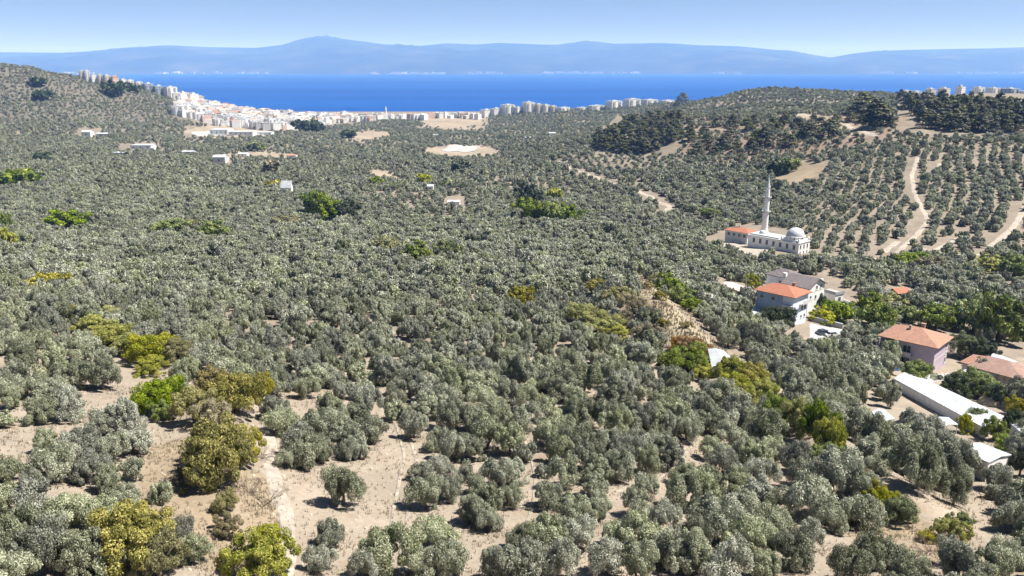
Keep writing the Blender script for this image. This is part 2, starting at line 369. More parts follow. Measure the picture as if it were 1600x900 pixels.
nt.links.new(tc.outputs['Object'], n5.inputs['Vector']); r5 = ramp(nt, n5.outputs['Fac'], [(0.60, (0,0,0)), (0.68, (1,1,1))])
mf5 = N(nt, 'ShaderNodeMath', operation='MULTIPLY', i_1=0.55); nt.links.new(r5.outputs[0], mf5.inputs[0])
mx5 = N(nt, 'ShaderNodeMix', data_type='RGBA'); mx5.inputs[7].default_value = (0.15,0.11,0.075,1); nt.links.new(mf5.outputs[0], mx5.inputs[0])
nt.links.new(mx2.outputs[2], mx5.inputs[6]); nt.links.new(mx5.outputs[2], b.inputs['Base Color'])
b.inputs['Roughness'].default_value = 0.95; b.inputs['Specular IOR Level'].default_value = 0.15
bp = N(nt, 'ShaderNodeBump'); bp.inputs['Strength'].default_value = 0.7; bp.inputs['Distance'].default_value = 0.12
nt.links.new(n2.outputs['Fac'], bp.inputs['Height']); nt.links.new(bp.outputs[0], b.inputs['Normal'])
M['soil'] = m
me = mesh_np('ground', np.stack([XX, YY, ZZ], -1).reshape(-1, 3), quads, [m], smooth=True, attrs={'soil': ('POINT', 'FLOAT_COLOR', col.reshape(-1, 4))})
tag(link(bpy.data.objects.new('ground', me)), kind='structure')

# ------------------------------------------------------------------ sea and far coast
m, nt, b = new_mat('sea_water')
tc = N(nt, 'ShaderNodeTexCoord'); mp = N(nt, 'ShaderNodeMapping'); mp.inputs['Scale'].default_value = (0.00025, 0.0012, 1)
n = N(nt, 'ShaderNodeTexNoise'); n.inputs['Scale'].default_value = 1; n.inputs['Detail'].default_value = 6
nt.links.new(tc.outputs['Object'], mp.inputs[0]); nt.links.new(mp.outputs[0], n.inputs['Vector'])
r = ramp(nt, n.outputs['Fac'], [(0.35, (0.0,0.04,0.22)), (0.66, (0.0,0.07,0.31))]); nt.links.new(r.outputs[0], b.inputs['Base Color'])
b.inputs['Roughness'].default_value = 0.5; b.inputs['Specular IOR Level'].default_value = 0.12
n = N(nt, 'ShaderNodeTexNoise'); n.inputs['Scale'].default_value = 0.05; nt.links.new(tc.outputs['Object'], n.inputs['Vector'])
bp = N(nt, 'ShaderNodeBump'); bp.inputs['Strength'].default_value = 0.5; nt.links.new(n.outputs['Fac'], bp.inputs['Height']); nt.links.new(bp.outputs[0], b.inputs['Normal'])
sea = MB(); sea.add([(-42000,1700,0),(42000,1700,0),(42000,42000,0),(-42000,42000,0)], [(0,1,2,3)])
tag(sea.build('sea', m), kind='structure')

# mountain range across the gulf: skyline rows in the photo at these columns
SKY = [(-400,84),(0,80),(100,81),(170,78),(215,73),(270,69),(330,72),(400,73),(440,68),(470,58),(495,54),(520,56),(560,63),(610,68),(660,70),(700,66),(745,68),(780,65),(830,67),(880,68),(920,62),(960,66),(1030,65),(1090,69),(1150,71),(1200,76),(1240,79),(1275,86),(1300,89),(1330,83),(1370,78),(1430,76),(1480,75),(1540,74),(1600,72),(2000,78)]
Y0 = 15000.0
def mnoise(x, y):
    return (np.sin(x*0.0011+y*0.0006)+0.6*np.sin(x*0.0023-y*0.0017+1)+0.4*np.sin(x*0.0051+y*0.004+2)+0.3*np.sin(x*0.0093-y*0.008)+0.25*np.sin(x*0.017+y*0.013+.5)+0.2*np.sin(x*0.031-y*0.021))/2.6
nx_, ny_ = 420, 90
uu = np.linspace(-1.15, 1.15, nx_); tt = np.linspace(0, 1, ny_)
v = np.zeros((ny_, nx_, 3)); 
sk_u = [(p[0] - 800) / (FPX * 1.037) for p in SKY]
for j, t in enumerate(tt):
    Yr = Y0 + 9000 * t
    Xr = uu * Yr
    Yv = Yr + 500 * np.sin(Xr * 0.0009) * (1 - t)
    top = np.interp(uu, sk_u, [-tan_of(p[1]) for p in SKY]) * (Y0 + 5000) + CAMZ     # height that the skyline needs at the crest
    prof = math.sin(min(t / 0.56, 1) * math.pi / 2) ** 0.9 if t < 0.56 else 1 - 0.5 * (t - 0.56) / 0.44
    amp = 0.24 * (1 if t < 0.5 else max(0.0, 1 - (t - 0.5) * 12)) * min(1, t * 8)
    v[j, :, 0] = Xr; v[j, :, 1] = Yv
    v[j, :, 2] = top * prof * (1 + amp * (mnoise(Xr, Yv) - 0.8)) - 20 + 18 * min(1, t * 30)
idx = np.arange(ny_ * nx_).reshape(ny_, nx_)
q = np.stack([idx[:-1, :-1], idx[:-1, 1:], idx[1:, 1:], idx[1:, :-1]], -1).reshape(-1, 4)
m, nt, b = new_mat('distant_scrub')
tc = N(nt, 'ShaderNodeTexCoord'); n = N(nt, 'ShaderNodeTexNoise'); n.inputs['Scale'].default_value = 0.0011; n.inputs['Detail'].default_value = 9; n.inputs['Roughness'].default_value = 0.65
nt.links.new(tc.outputs['Object'], n.inputs['Vector'])
r = ramp(nt, n.outputs['Fac'], [(0.38, (0.012,0.025,0.025)), (0.55, (0.03,0.045,0.04)), (0.74, (0.09,0.09,0.075))]); nt.links.new(r.outputs[0], b.inputs['Base Color'])
b.inputs['Roughness'].default_value = 1; b.inputs['Specular IOR Level'].default_value = 0
me = mesh_np('mountains', v.reshape(-1, 3), q, [m], smooth=True)
tag(link(bpy.data.objects.new('mountains', me)), kind='structure')
# far towns on the opposite shore, only white specks
vs = MB()
for px0, px1, n_ in ((60,90,14),(130,170,14),(250,290,20),(300,420,12),(620,700,40),(590,612,6),(735,785,14),(845,1000,50),(1100,1140,10),(1350,1380,16),(1405,1420,14),(1490,1600,26)):
    for _ in range(n_):
        px = rnd.uniform(px0, px1); u = (px - 800) / (FPX * 1.037); Y = 15000 + rnd.uniform(180, 420); X = u * Y
        Yv = Y + 500 * math.sin(X * 0.0009); w = rnd.uniform(18, 50)
        z = rnd.uniform(0, 26)
        vs.box(X - w, X + w, Yv - 430 - 12, Yv - 430 + 12, -5 + z * 0.5, z + rnd.uniform(12, 24))
tag(vs.build('far_shore_town', M['white_wall']), 'tiny white buildings scattered along the far shore under the mountains', 'town', kind='stuff')

# ------------------------------------------------------------------ roads and tracks
def strip(name, pts, w, mat=None, zo=0.12, jag=0.25):
    P = [G(*p)[:2] for p in pts]; out = []
    for (ax, ay), (bx, by) in zip(P[:-1], P[1:]):
        n_ = max(2, int(math.hypot(bx-ax, by-ay) / 1.5))
        out += [(ax + (bx-ax)*k/n_, ay + (by-ay)*k/n_) for k in range(n_)]
    out.append(P[-1]); A = np.array(out)
    for _ in range(6): A[1:-1] = (A[:-2] + A[2:]) / 2 * 0.5 + A[1:-1] * 0.5
    T = np.gradient(A, axis=0); T /= np.linalg.norm(T, axis=1)[:, None] + 1e-9; Nn = np.stack([-T[:, 1], T[:, 0]], 1)
    K = 7; V = []
    for k in range(K):
        s = (k / (K - 1) - 0.5)
        ww = w * (1 + jag * np.sin(np.arange(len(A)) * 0.7 + k) * np.sin(np.arange(len(A)) * 0.23))
        Q = A + Nn * (s * ww)[:, None]
        V.append(np.stack([Q[:, 0], Q[:, 1], H(Q[:, 0], Q[:, 1]) + zo - (0.5 if k in (0, K-1) else 0)], 1))
    V = np.stack(V, 1); n_ = len(A); idx = np.arange(n_ * K).reshape(n_, K)
    qd = np.stack([idx[:-1, :-1], idx[1:, :-1], idx[1:, 1:], idx[:-1, 1:]], -1).reshape(-1, 4)
    me = mesh_np(name, V.reshape(-1, 3), qd[:, ::-1], [mat or M['track']], smooth=True)
    tag(link(bpy.data.objects.new(name, me)), kind='structure'); return P
M['track'] = surf_mat('pale_track_dust', (0.34,0.30,0.26), 0.16, 0.5, 0.95, 0.4, 3)
ROADS = [
 ([(872,252),(905,268),(940,282),(985,295),(1020,310),(1048,324),(1030,336),(1003,345)], 5.0),
 ([(1048,326),(1085,342),(1120,352)], 4.0),
 ([(1360,405),(1395,402),(1440,388),(1480,398),(1530,399),(1556,386),(1575,365),(1600,325),(1620,300)], 3.4),
 ([(1395,402),(1412,385),(1436,362),(1450,345),(1440,325),(1428,300),(1424,275),(1434,245)], 3.2),
 ([(1100,376),(1125,382),(1150,392),(1200,405),(1262,404),(1310,406),(1362,406)], 4.0),
 ([(1455,395),(1490,375),(1515,362)], 2.5), ([(1380,395),(1402,378)], 3.5),
 ([(1462,268),(1470,255)], 4.0), ([(1545,385),(1590,350)], 2.5),
 ([(1220,182),(1262,180),(1300,192),(1368,213)], 6.0),
 ([(1060,200),(1180,205)], 2.5),
]
road_px = []
for p, w in ROADS: strip('dirt_track', p, w); road_px.append((p, w))
strip('foot_path', [(440,905),(450,860),(452,820),(440,790),(425,740),(420,690),(415,650)], 2.2)

# ------------------------------------------------------------------ trees: meshes
def leaves(rs, centres, radii, n, L, wd, flat=0.75, up=0.5, drop=0.0):
    """n leaf sprays spread over clumps; every spray its own quad; returns verts, quads, tone"""
    k = rs.integers(0, len(centres), n)
    d = rs.normal(size=(n, 3)); d /= np.linalg.norm(d, axis=1)[:, None]
    rr = radii[k] * (0.45 + 0.55 * rs.random(n) ** 0.5)
    off = d * rr[:, None]; off[:, 2] *= flat
    p = centres[k] + off
    nrm = d + rs.normal(size=(n, 3)) * 0.55 + np.array([0, 0, up]); nrm /= np.linalg.norm(nrm, axis=1)[:, None]
    t = np.cross(nrm, rs.normal(size=(n, 3))); t /= np.linalg.norm(t, axis=1)[:, None] + 1e-9
    t[:, 2] -= drop; b_ = np.cross(nrm, t)
    s = L * (0.6 + 0.8 * rs.random(n)); w = wd * (0.6 + 0.8 * rs.random(n))
    v = np.stack([p - t * s[:, None] * .5, p + b_ * w[:, None] * .5 - t * s[:, None] * .1, p + t * s[:, None] * .5, p - b_ * w[:, None] * .5 + t * s[:, None] * .08], 1)
    tone = np.clip(np.where(rs.random(n) < 0.18, 0.95, rs.normal(0.42, 0.26, n)) + (rs.random(len(centres))[k] - 0.5) * 0.5, 0, 1)
    return v.reshape(-1, 3), np.arange(4 * n).reshape(n, 4), tone
def crown_clumps(rs, Rr, zc, hz, n, sub=0.42, lobes=5):
    """clump centres over the surface of an uneven crown made of a few lobes"""
    la = rs.random(lobes) * 6.283; lr = Rr * (0.25 + 0.25 * rs.random(lobes))
    lc = np.stack([np.cos(la) * lr, np.sin(la) * lr, zc + (rs.random(lobes) - .5) * hz * 0.5], 1)
    ls = Rr * (0.5 + 0.22 * rs.random(lobes))
    k = rs.integers(0, lobes, n); d = rs.normal(size=(n, 3)); d[:, 2] = np.where(d[:, 2] < -0.5, -d[:, 2], d[:, 2]); d /= np.linalg.norm(d, axis=1)[:, None]
    c = lc[k] + d * (ls[k] * (0.55 + 0.45 * rs.random(n)))[:, None] * np.array([1, 1, hz / Rr])
    return c, Rr * sub * (0.35 + 0.6 * rs.random(n))
def limbs(rs, Rr, zc, n=4, rad=0.16):
    mb = MB(); lean = rs.normal(size=2) * 0.15; top = (lean[0], lean[1], zc * 0.42)
    mb.tube((0,0,-0.4), (lean[0]*.5, lean[1]*.5, zc*0.22), rad*1.6, rad*1.15, 7); mb.tube((lean[0]*.5, lean[1]*.5, zc*0.22), top, rad*1.15, rad, 7)
    for i in range(n):
        a = 6.283 * i / n + rs.random(); r1 = Rr * 0.4; e = (top[0] + math.cos(a)*r1, top[1] + math.sin(a)*r1, zc * (0.75 + 0.3 * rs.random()))
        mb.tube(top, e, rad*0.7, rad*0.35, 5)
        for j in range(2):
            a2 = a + (rs.random() - .5) * 1.6; mb.tube(e, (e[0] + math.cos(a2)*Rr*.35, e[1] + math.sin(a2)*Rr*.35, e[2] + Rr*(.1+.3*rs.random())), rad*0.33, rad*0.12, 4)
    return mb
def crown_mesh(name, seed, mat, Rr=2.6, zc=2.7, hz=1.7, clumps=60, n=6500, L=0.26, wd=0.10, sub=0.42, lobes=5, **kw):
    rs = np.random.default_rng(seed); c, r_ = crown_clumps(rs, Rr, zc, hz, clumps, sub, lobes)
    v, f, tone = leaves(rs, c, r_, n, L, wd, **kw)
    q = v[:, :2] - np.median(v[:, :2], 0); v[:, :2] = q * (Rr / np.percentile(np.hypot(q[:, 0], q[:, 1]), 96))
    z0, z1 = np.percentile(v[:, 2], [1, 99]); v[:, 2] = 0.45 + (v[:, 2] - z0) / (z1 - z0) * (zc + hz - 0.35)
    v[:, 2] = np.maximum(v[:, 2], 0.2)
    return mesh_np(name, v, f, [mat], attrs={'tone': ('FACE', 'FLOAT', tone)})
def joined(name, crown, trunk):
    """crown and trunk in one mesh, for the grove's mass"""
    v1 = np.empty(len(crown.vertices) * 3, np.float32); crown.vertices.foreach_get('co', v1); v1 = v1.reshape(-1, 3)
    tone = np.empty(len(crown.polygons), np.float32); crown.attributes['tone'].data.foreach_get('value', tone)
    tv = [tuple(x.co) for x in trunk.vertices]; tf = [tuple(p.vertices) for p in trunk.polygons if len(p.vertices) == 4]
    f1 = np.arange(len(v1)).reshape(-1, 4)
    v = np.concatenate([v1, np.array(tv, np.float32)]); f = np.concatenate([f1, np.array(tf) + len(v1)])
    return mesh_np(name, v, f, [crown.materials[0], M['bark']], midx=[0] * len(f1) + [1] * len(tf), attrs={'tone': ('FACE', 'FLOAT', np.concatenate([tone, np.zeros(len(tf), np.float32)]))})
OL_C, OL_T, OL_N, OL_M, OL_F = [], [], [], [], []
for i in range(7):
    zc = 2.3 + 0.12 * i; tk = limbs(np.random.default_rng(50 + i), 2.6, zc).mesh('trunk', M['bark'])
    c = crown_mesh('crown', 100 + i, M['olive'], 2.6, zc, 1.4 + 0.10 * i, (70, 48, 90, 36, 64, 54, 80)[i], (30000, 22000, 32000, 17000, 27000, 23000, 30000)[i], 0.175, 0.072, (0.30, 0.36, 0.26, 0.36, 0.30, 0.34, 0.28)[i], 3 + i % 4)
    OL_C.append(c); OL_T.append(tk); OL_N.append(joined('olive_near', crown_mesh('c', 300 + i, M['olive'], 2.6, zc, 1.7, 56, 11000, 0.27, 0.115, 0.30, 4 + i % 3), tk))
for i in range(5): OL_M.append(joined('olive_mid', crown_mesh('c', 400 + i, M['olive'], 2.6, 2.5, 1.7, 50, 4200, 0.42, 0.2, 0.31, 4 + i % 2), OL_T[i]))
for i in range(4): OL_F.append(joined('olive_far', crown_mesh('c', 500 + i, M['olive'], 2.6, 2.4, 1.7, 30, 900, 0.8, 0.46, 0.36, 4), OL_T[i]))

# ------------------------------------------------------------------ where the olives stand
HAND = [  # crown centre and width in the photo for the trees one can tell apart
 (23,586,62),(55,600,52),(113,583,58),(162,584,62),(87,612,55),(66,637,60),(112,636,52),(196,652,70),(159,656,60),(211,686,58),(132,686,70),(172,702,60),(75,690,48),(91,727,66),(136,727,66),(172,750,52),(212,736,42),(196,772,52),(6,728,62),(5,652,38),(57,776,88),(113,788,82),(158,806,80),(30,834,84),(78,856,90),(130,862,84),(18,888,84),(168,868,66),(6,780,60),
 (287,822,46),(302,862,46),(446,656,62),(472,684,62),(455,712,44),(498,664,56),(480,706,58),(504,698,50),(543,698,46),(561,700,42),(537,762,66),(515,830,58),(500,870,50),
 (556,650,60),(582,672,56),(544,684,50),(571,634,56),(520,640,56),(601,862,82),(575,880,60),(654,734,34),(692,726,52),(665,771,58),(700,762,46),(684,824,74),(702,864,82),(660,875,60),(737,749,52),(760,779,60),(776,741,52),(798,737,46),(744,794,60),(768,808,50),(793,771,46),
 (812,834,52),(820,872,80),(780,884,60),(847,732,32),(858,771,50),(884,741,52),(892,794,66),(854,832,70),(900,832,66),(872,872,72),(928,760,44),
 (967,722,60),(933,734,50),(980,696,60),(1001,688,56),(1031,692,60),(945,690,52),(997,788,60),(967,826,72),(1005,834,82),(948,864,80),(994,876,80),(1031,802,66),(1062,772,58),(1058,864,66),(1024,858,60),(1066,740,50),
 (797,688,56),(817,704,42),(760,677,60),(729,696,52),(703,700,50),(680,685,46),(646,666,46),(665,636,52),(703,648,58),(740,652,55),(858,673,60),(896,681,60),(873,704,46),(780,645,55),(818,655,50),(910,650,55),(945,655,52),(985,650,55),(1020,655,52),(1060,650,55),(860,640,50),(620,640,40),
 (1149,789,78),(1216,813,80),(1300,742,86),(1272,775,84),(1334,788,80),(1116,810,80),(1168,835,76),(1236,850,78),(1135,882,80),(1088,868,70),(1190,882,60),(1093,822,60),(1180,770,66),(1250,735,60),(1350,750,60),(1100,770,62),
 (925,690,54),(960,660,50),(1000,655,50),(1040,660,50),(1072,668,50),(1048,715,48),(900,655,50),(878,668,45),(1012,722,50),(915,716,48),(1002,762,46),(935,792,50),(1104,742,52),(1135,722,54),(1152,752,55),(1184,742,55),(1118,700,50),(1162,700,50),(1205,702,50),(1142,832,56),(1200,782,52),(1262,832,56),(1304,812,48),(620,612,48),(700,620,50),(760,618,50),(830,620,50),(900,622,50),(960,622,50),(1030,622,50),
 (40,560,50),(85,570,50),(20,620,46),(430,640,50),(530,660,50),(60,740,50),(250,770,40),(110,700,50),
]
sites = []                                          # x, y, radius, hand-placed
for cx, cy, w in HAND:
    x, y, z = G(cx, cy + 0.40 * w); d = depth(x, y, z); sites.append((x, y, 0.5 * w * d / FPX * 0.95, 1))
HANDREG = [(-200,555),(60,560),(240,590),(255,610),(420,625),(1085,645),(1090,760),(1230,735),(1360,760),(1370,830),(1270,1000),(-200,1000)]
NOGO = [p for c, p in PATCH[:6] if c in (BEIGE,)] + [
 [(1235,180),(1330,182),(1340,200),(1290,205)],
 [(1440,560),(1530,560),(1500,625),(1440,625)],[(1235,470),(1300,480),(1290,540),(1240,540)],
 [(985,440),(1010,430),(1050,480),(1110,540),(1160,570),(1130,600),(1085,590),(1045,550),(1028,515)],[(1015,470),(1060,465),(1112,518),(1145,562),(1112,608),(1040,572)],
 [(1165,500),(1185,450),(1225,430),(1300,432),(1345,470),(1350,490),(1320,530),(1270,540),(1235,520),(1190,520)],
 [(1385,520),(1400,505),(1515,520),(1520,560),(1500,590),(1400,600)],
 [(1385,575),(1430,575),(1600,645),(1600,705),(1540,700),(1388,624)],
 [(1100,545),(1170,545),(1170,600),(1105,605)],[(1352,640),(1440,640),(1440,680),(1355,682)],[(1445,650),(1505,650),(1500,690),(1445,690)],
 [(1490,695),(1600,695),(1600,755),(1500,755)],[(1480,540),(1640,540),(1640,640),(1540,610)],[(1380,448),(1425,448),(1425,474),(1380,474)],
 [(1120,438),(1185,440),(1185,466),(1120,458)],[(1105,372),(1150,350),(1190,350),(1265,365),(1272,398),(1240,402),(1195,396),(1115,390)],
 [(1070,690),(1095,680),(1100,715),(1075,730)],[(1198,748),(1238,738),(1240,790),(1205,795)],[(1180,868),(1290,858),(1300,905),(1180,905)],
 [(1310,812),(1370,800),(1420,822),(1500,868),(1440,880),(1330,855)],[(1430,785),(1470,780),(1480,815),(1440,815)],[(1505,820),(1530,800),(1560,860),(1520,880)],
 [(560,655),(640,640),(640,700),(600,720),(560,710)],[(1205,285),(1225,262),(1255,250),(1295,256),(1290,278),(1235,292)],
 [(285,215),(290,195),(430,200),(425,216)],[(180,225),(255,222),(260,236),(185,238)],[(120,200),(160,200),(160,216),(120,216)],
 [(330,242),(360,240),(365,262),(330,262)],[(435,285),(460,285),(462,305),(435,305)],[(695,308),(725,308),(725,324),(695,324)],
 [(925,240),(935,205),(965,180),(1060,180),(1062,235),(1000,245)],[(1400,210),(1400,150),(1440,140),(1620,140),(1620,215),(1480,215)],
]
SPARSE = [  # groves where the soil shows between the rows: keep share, crown scale
 ([(-50,80),(60,95),(290,150),(330,180),(290,195),(120,190),(-50,200)], 0.9, 0.9),
 ([(655,203),(665,178),(770,178),(760,205)], 0.6, 0.75),
 ([(1060,250),(1075,190),(1420,180),(1400,215),(1300,245)], 0.62, 0.85),
 ([(740,300),(760,262),(880,245),(1000,262),(1060,300),(1040,330),(900,300)], 0.9, 0.98),
 ([(880,250),(1000,225),(1230,230),(1200,260),(1000,270)], 0.8, 0.85),
 ([(1230,300),(1300,240),(1640,222),(1640,402),(1270,402)], 0.93, 0.92),
 ([(1080,190),(1090,140),(1150,130),(1420,150),(1420,178)], 0.95, 0.95),
 ([(540,330),(560,300),(720,300),(760,340),(640,365)], 0.8, 0.85),
 ([(1380,900),(1300,800),(1400,770),(1620,780),(1620,900)], 0.8, 0.95),
]
def rows(y0, y1, sp_x, sp_y, jit):
    o = []
    yy_ = np.arange(y0, y1, sp_y)
    for k, y in enumerate(yy_):
        hw = 0.80 * y + 25
        xs = np.arange(-hw, hw, sp_x) + (sp_x / 2 if k % 2 else 0)
        o.append(np.stack([xs, np.full(len(xs), y)], 1))
    o = np.concatenate(o); return o + rng.normal(size=o.shape) * jit
def rows_along(a, b_, poly, across, along, jit):
    """orchard rows that climb a slope from a to b (photo places), inside an outline"""
    A_, B_ = np.array(G(*a)[:2]), np.array(G(*b_)[:2]); t = (B_ - A_) / np.linalg.norm(B_ - A_); n_ = np.array([-t[1], t[0]])
    i, j = np.meshgrid(np.arange(-90, 90) * across, np.arange(-90, 160) * along); i = i + 2.2 * np.sin(j * 0.035)
    p = A_ + i.reshape(-1, 1) * n_ + j.reshape(-1, 1) * t + rng.normal(size=(i.size, 2)) * jit
    p = p[p[:, 1] > 150]; x_, y_ = proj(p[:, 0], p[:, 1], H(p[:, 0], p[:, 1])); return p[inpoly(x_, y_, poly)]
ROWREG = [([(1235,312),(1290,262),(1400,240),(1500,232),(1640,222),(1640,402),(1265,402)], (1400,395), (1446,262), 6.2, 4.2, 0.75),
          ([(735,302),(770,262),(880,243),(960,240),(1062,300),(1040,322),(900,302)], (900,300), (870,250), 6.6, 4.6, 0.95),
          ([(655,203),(665,178),(770,178),(760,205)], (700,203), (722,180), 12, 8, 1.2)]
cand = np.concatenate([rows(56, 520, 4.55, 4.35, 0.8), rows(520, 1000, 5.2, 5.0, 1.2), rows(1000, 2250, 7.2, 6.9, 2.4)])
_x, _y = proj(cand[:, 0], cand[:, 1], H(cand[:, 0], cand[:, 1]))
for reg in ROWREG: cand = cand[~inpoly(_x, _y, reg[0])]; _x, _y = proj(cand[:, 0], cand[:, 1], H(cand[:, 0], cand[:, 1]))
cand = np.concatenate([cand] + [rows_along(r_[1], r_[2], r_[0], *r_[3:]) for r_ in ROWREG])
cx_, cy_ = cand[:, 0], cand[:, 1]; cz_ = H(cx_, cy_)
px_, py_ = proj(cx_, cy_, cz_)
keep = (px_ > -170) & (px_ < 1770) & (py_ < 1010) & (cz_ > 4)
# the jagged edge of a patch is not a straight line
qx = px_ + np.sin(cx_ * 0.9) * 3; qy = py_ + np.sin(cy_ * 0.7 + 1) * 2
for poly in NOGO: keep &= ~inpoly(qx, qy, poly)
keep &= ~inpoly(px_, py_, HANDREG)
TOWN = [(272,150),(290,146),(330,164),(460,177),(600,178),(748,177),(748,184),(700,181),(660,184),(600,186),(540,190),(500,196),(460,204),(400,200),(340,196),(280,182)]
keep &= ~inpoly(px_, py_, [(268,146),(290,146),(460,176),(600,172),(760,172),(755,186),(660,187),(600,189),(500,199),(460,206),(330,199),(272,184)])
scl_ = np.ones(len(cand))
for poly, share, sc in SPARSE:
    ins = inpoly(qx, qy, poly); keep &= ~(ins & (rng.random(len(cand)) > share)); scl_[ins] = sc
for p, w in road_px:
    pl = [G(*q_)[:2] for q_ in p]; keep &= seg_d(cx_, cy_ - 1.2, pl) > w * 0.5 + (2.5 if p[0][0] < 1200 else 1.5)
hx = np.array([(s[0], s[1]) for s in sites])
near = keep & (cy_ < 170)
for i in np.nonzero(near)[0]:
    if np.min(np.hypot(hx[:, 0] - cx_[i], hx[:, 1] - cy_[i])) < 3.7: keep[i] = False
size_var = 0.9 + 0.28 * (np.sin(cx_ * 0.021 + 2) * np.cos(cy_ * 0.017)) * 0.5 + rng.normal(size=len(cand)) * 0.17
for i in np.nonzero(keep)[0]:
    sites.append((cx_[i], cy_[i], 2.38 * scl_[i] * max(0.55, size_var[i]), 0))

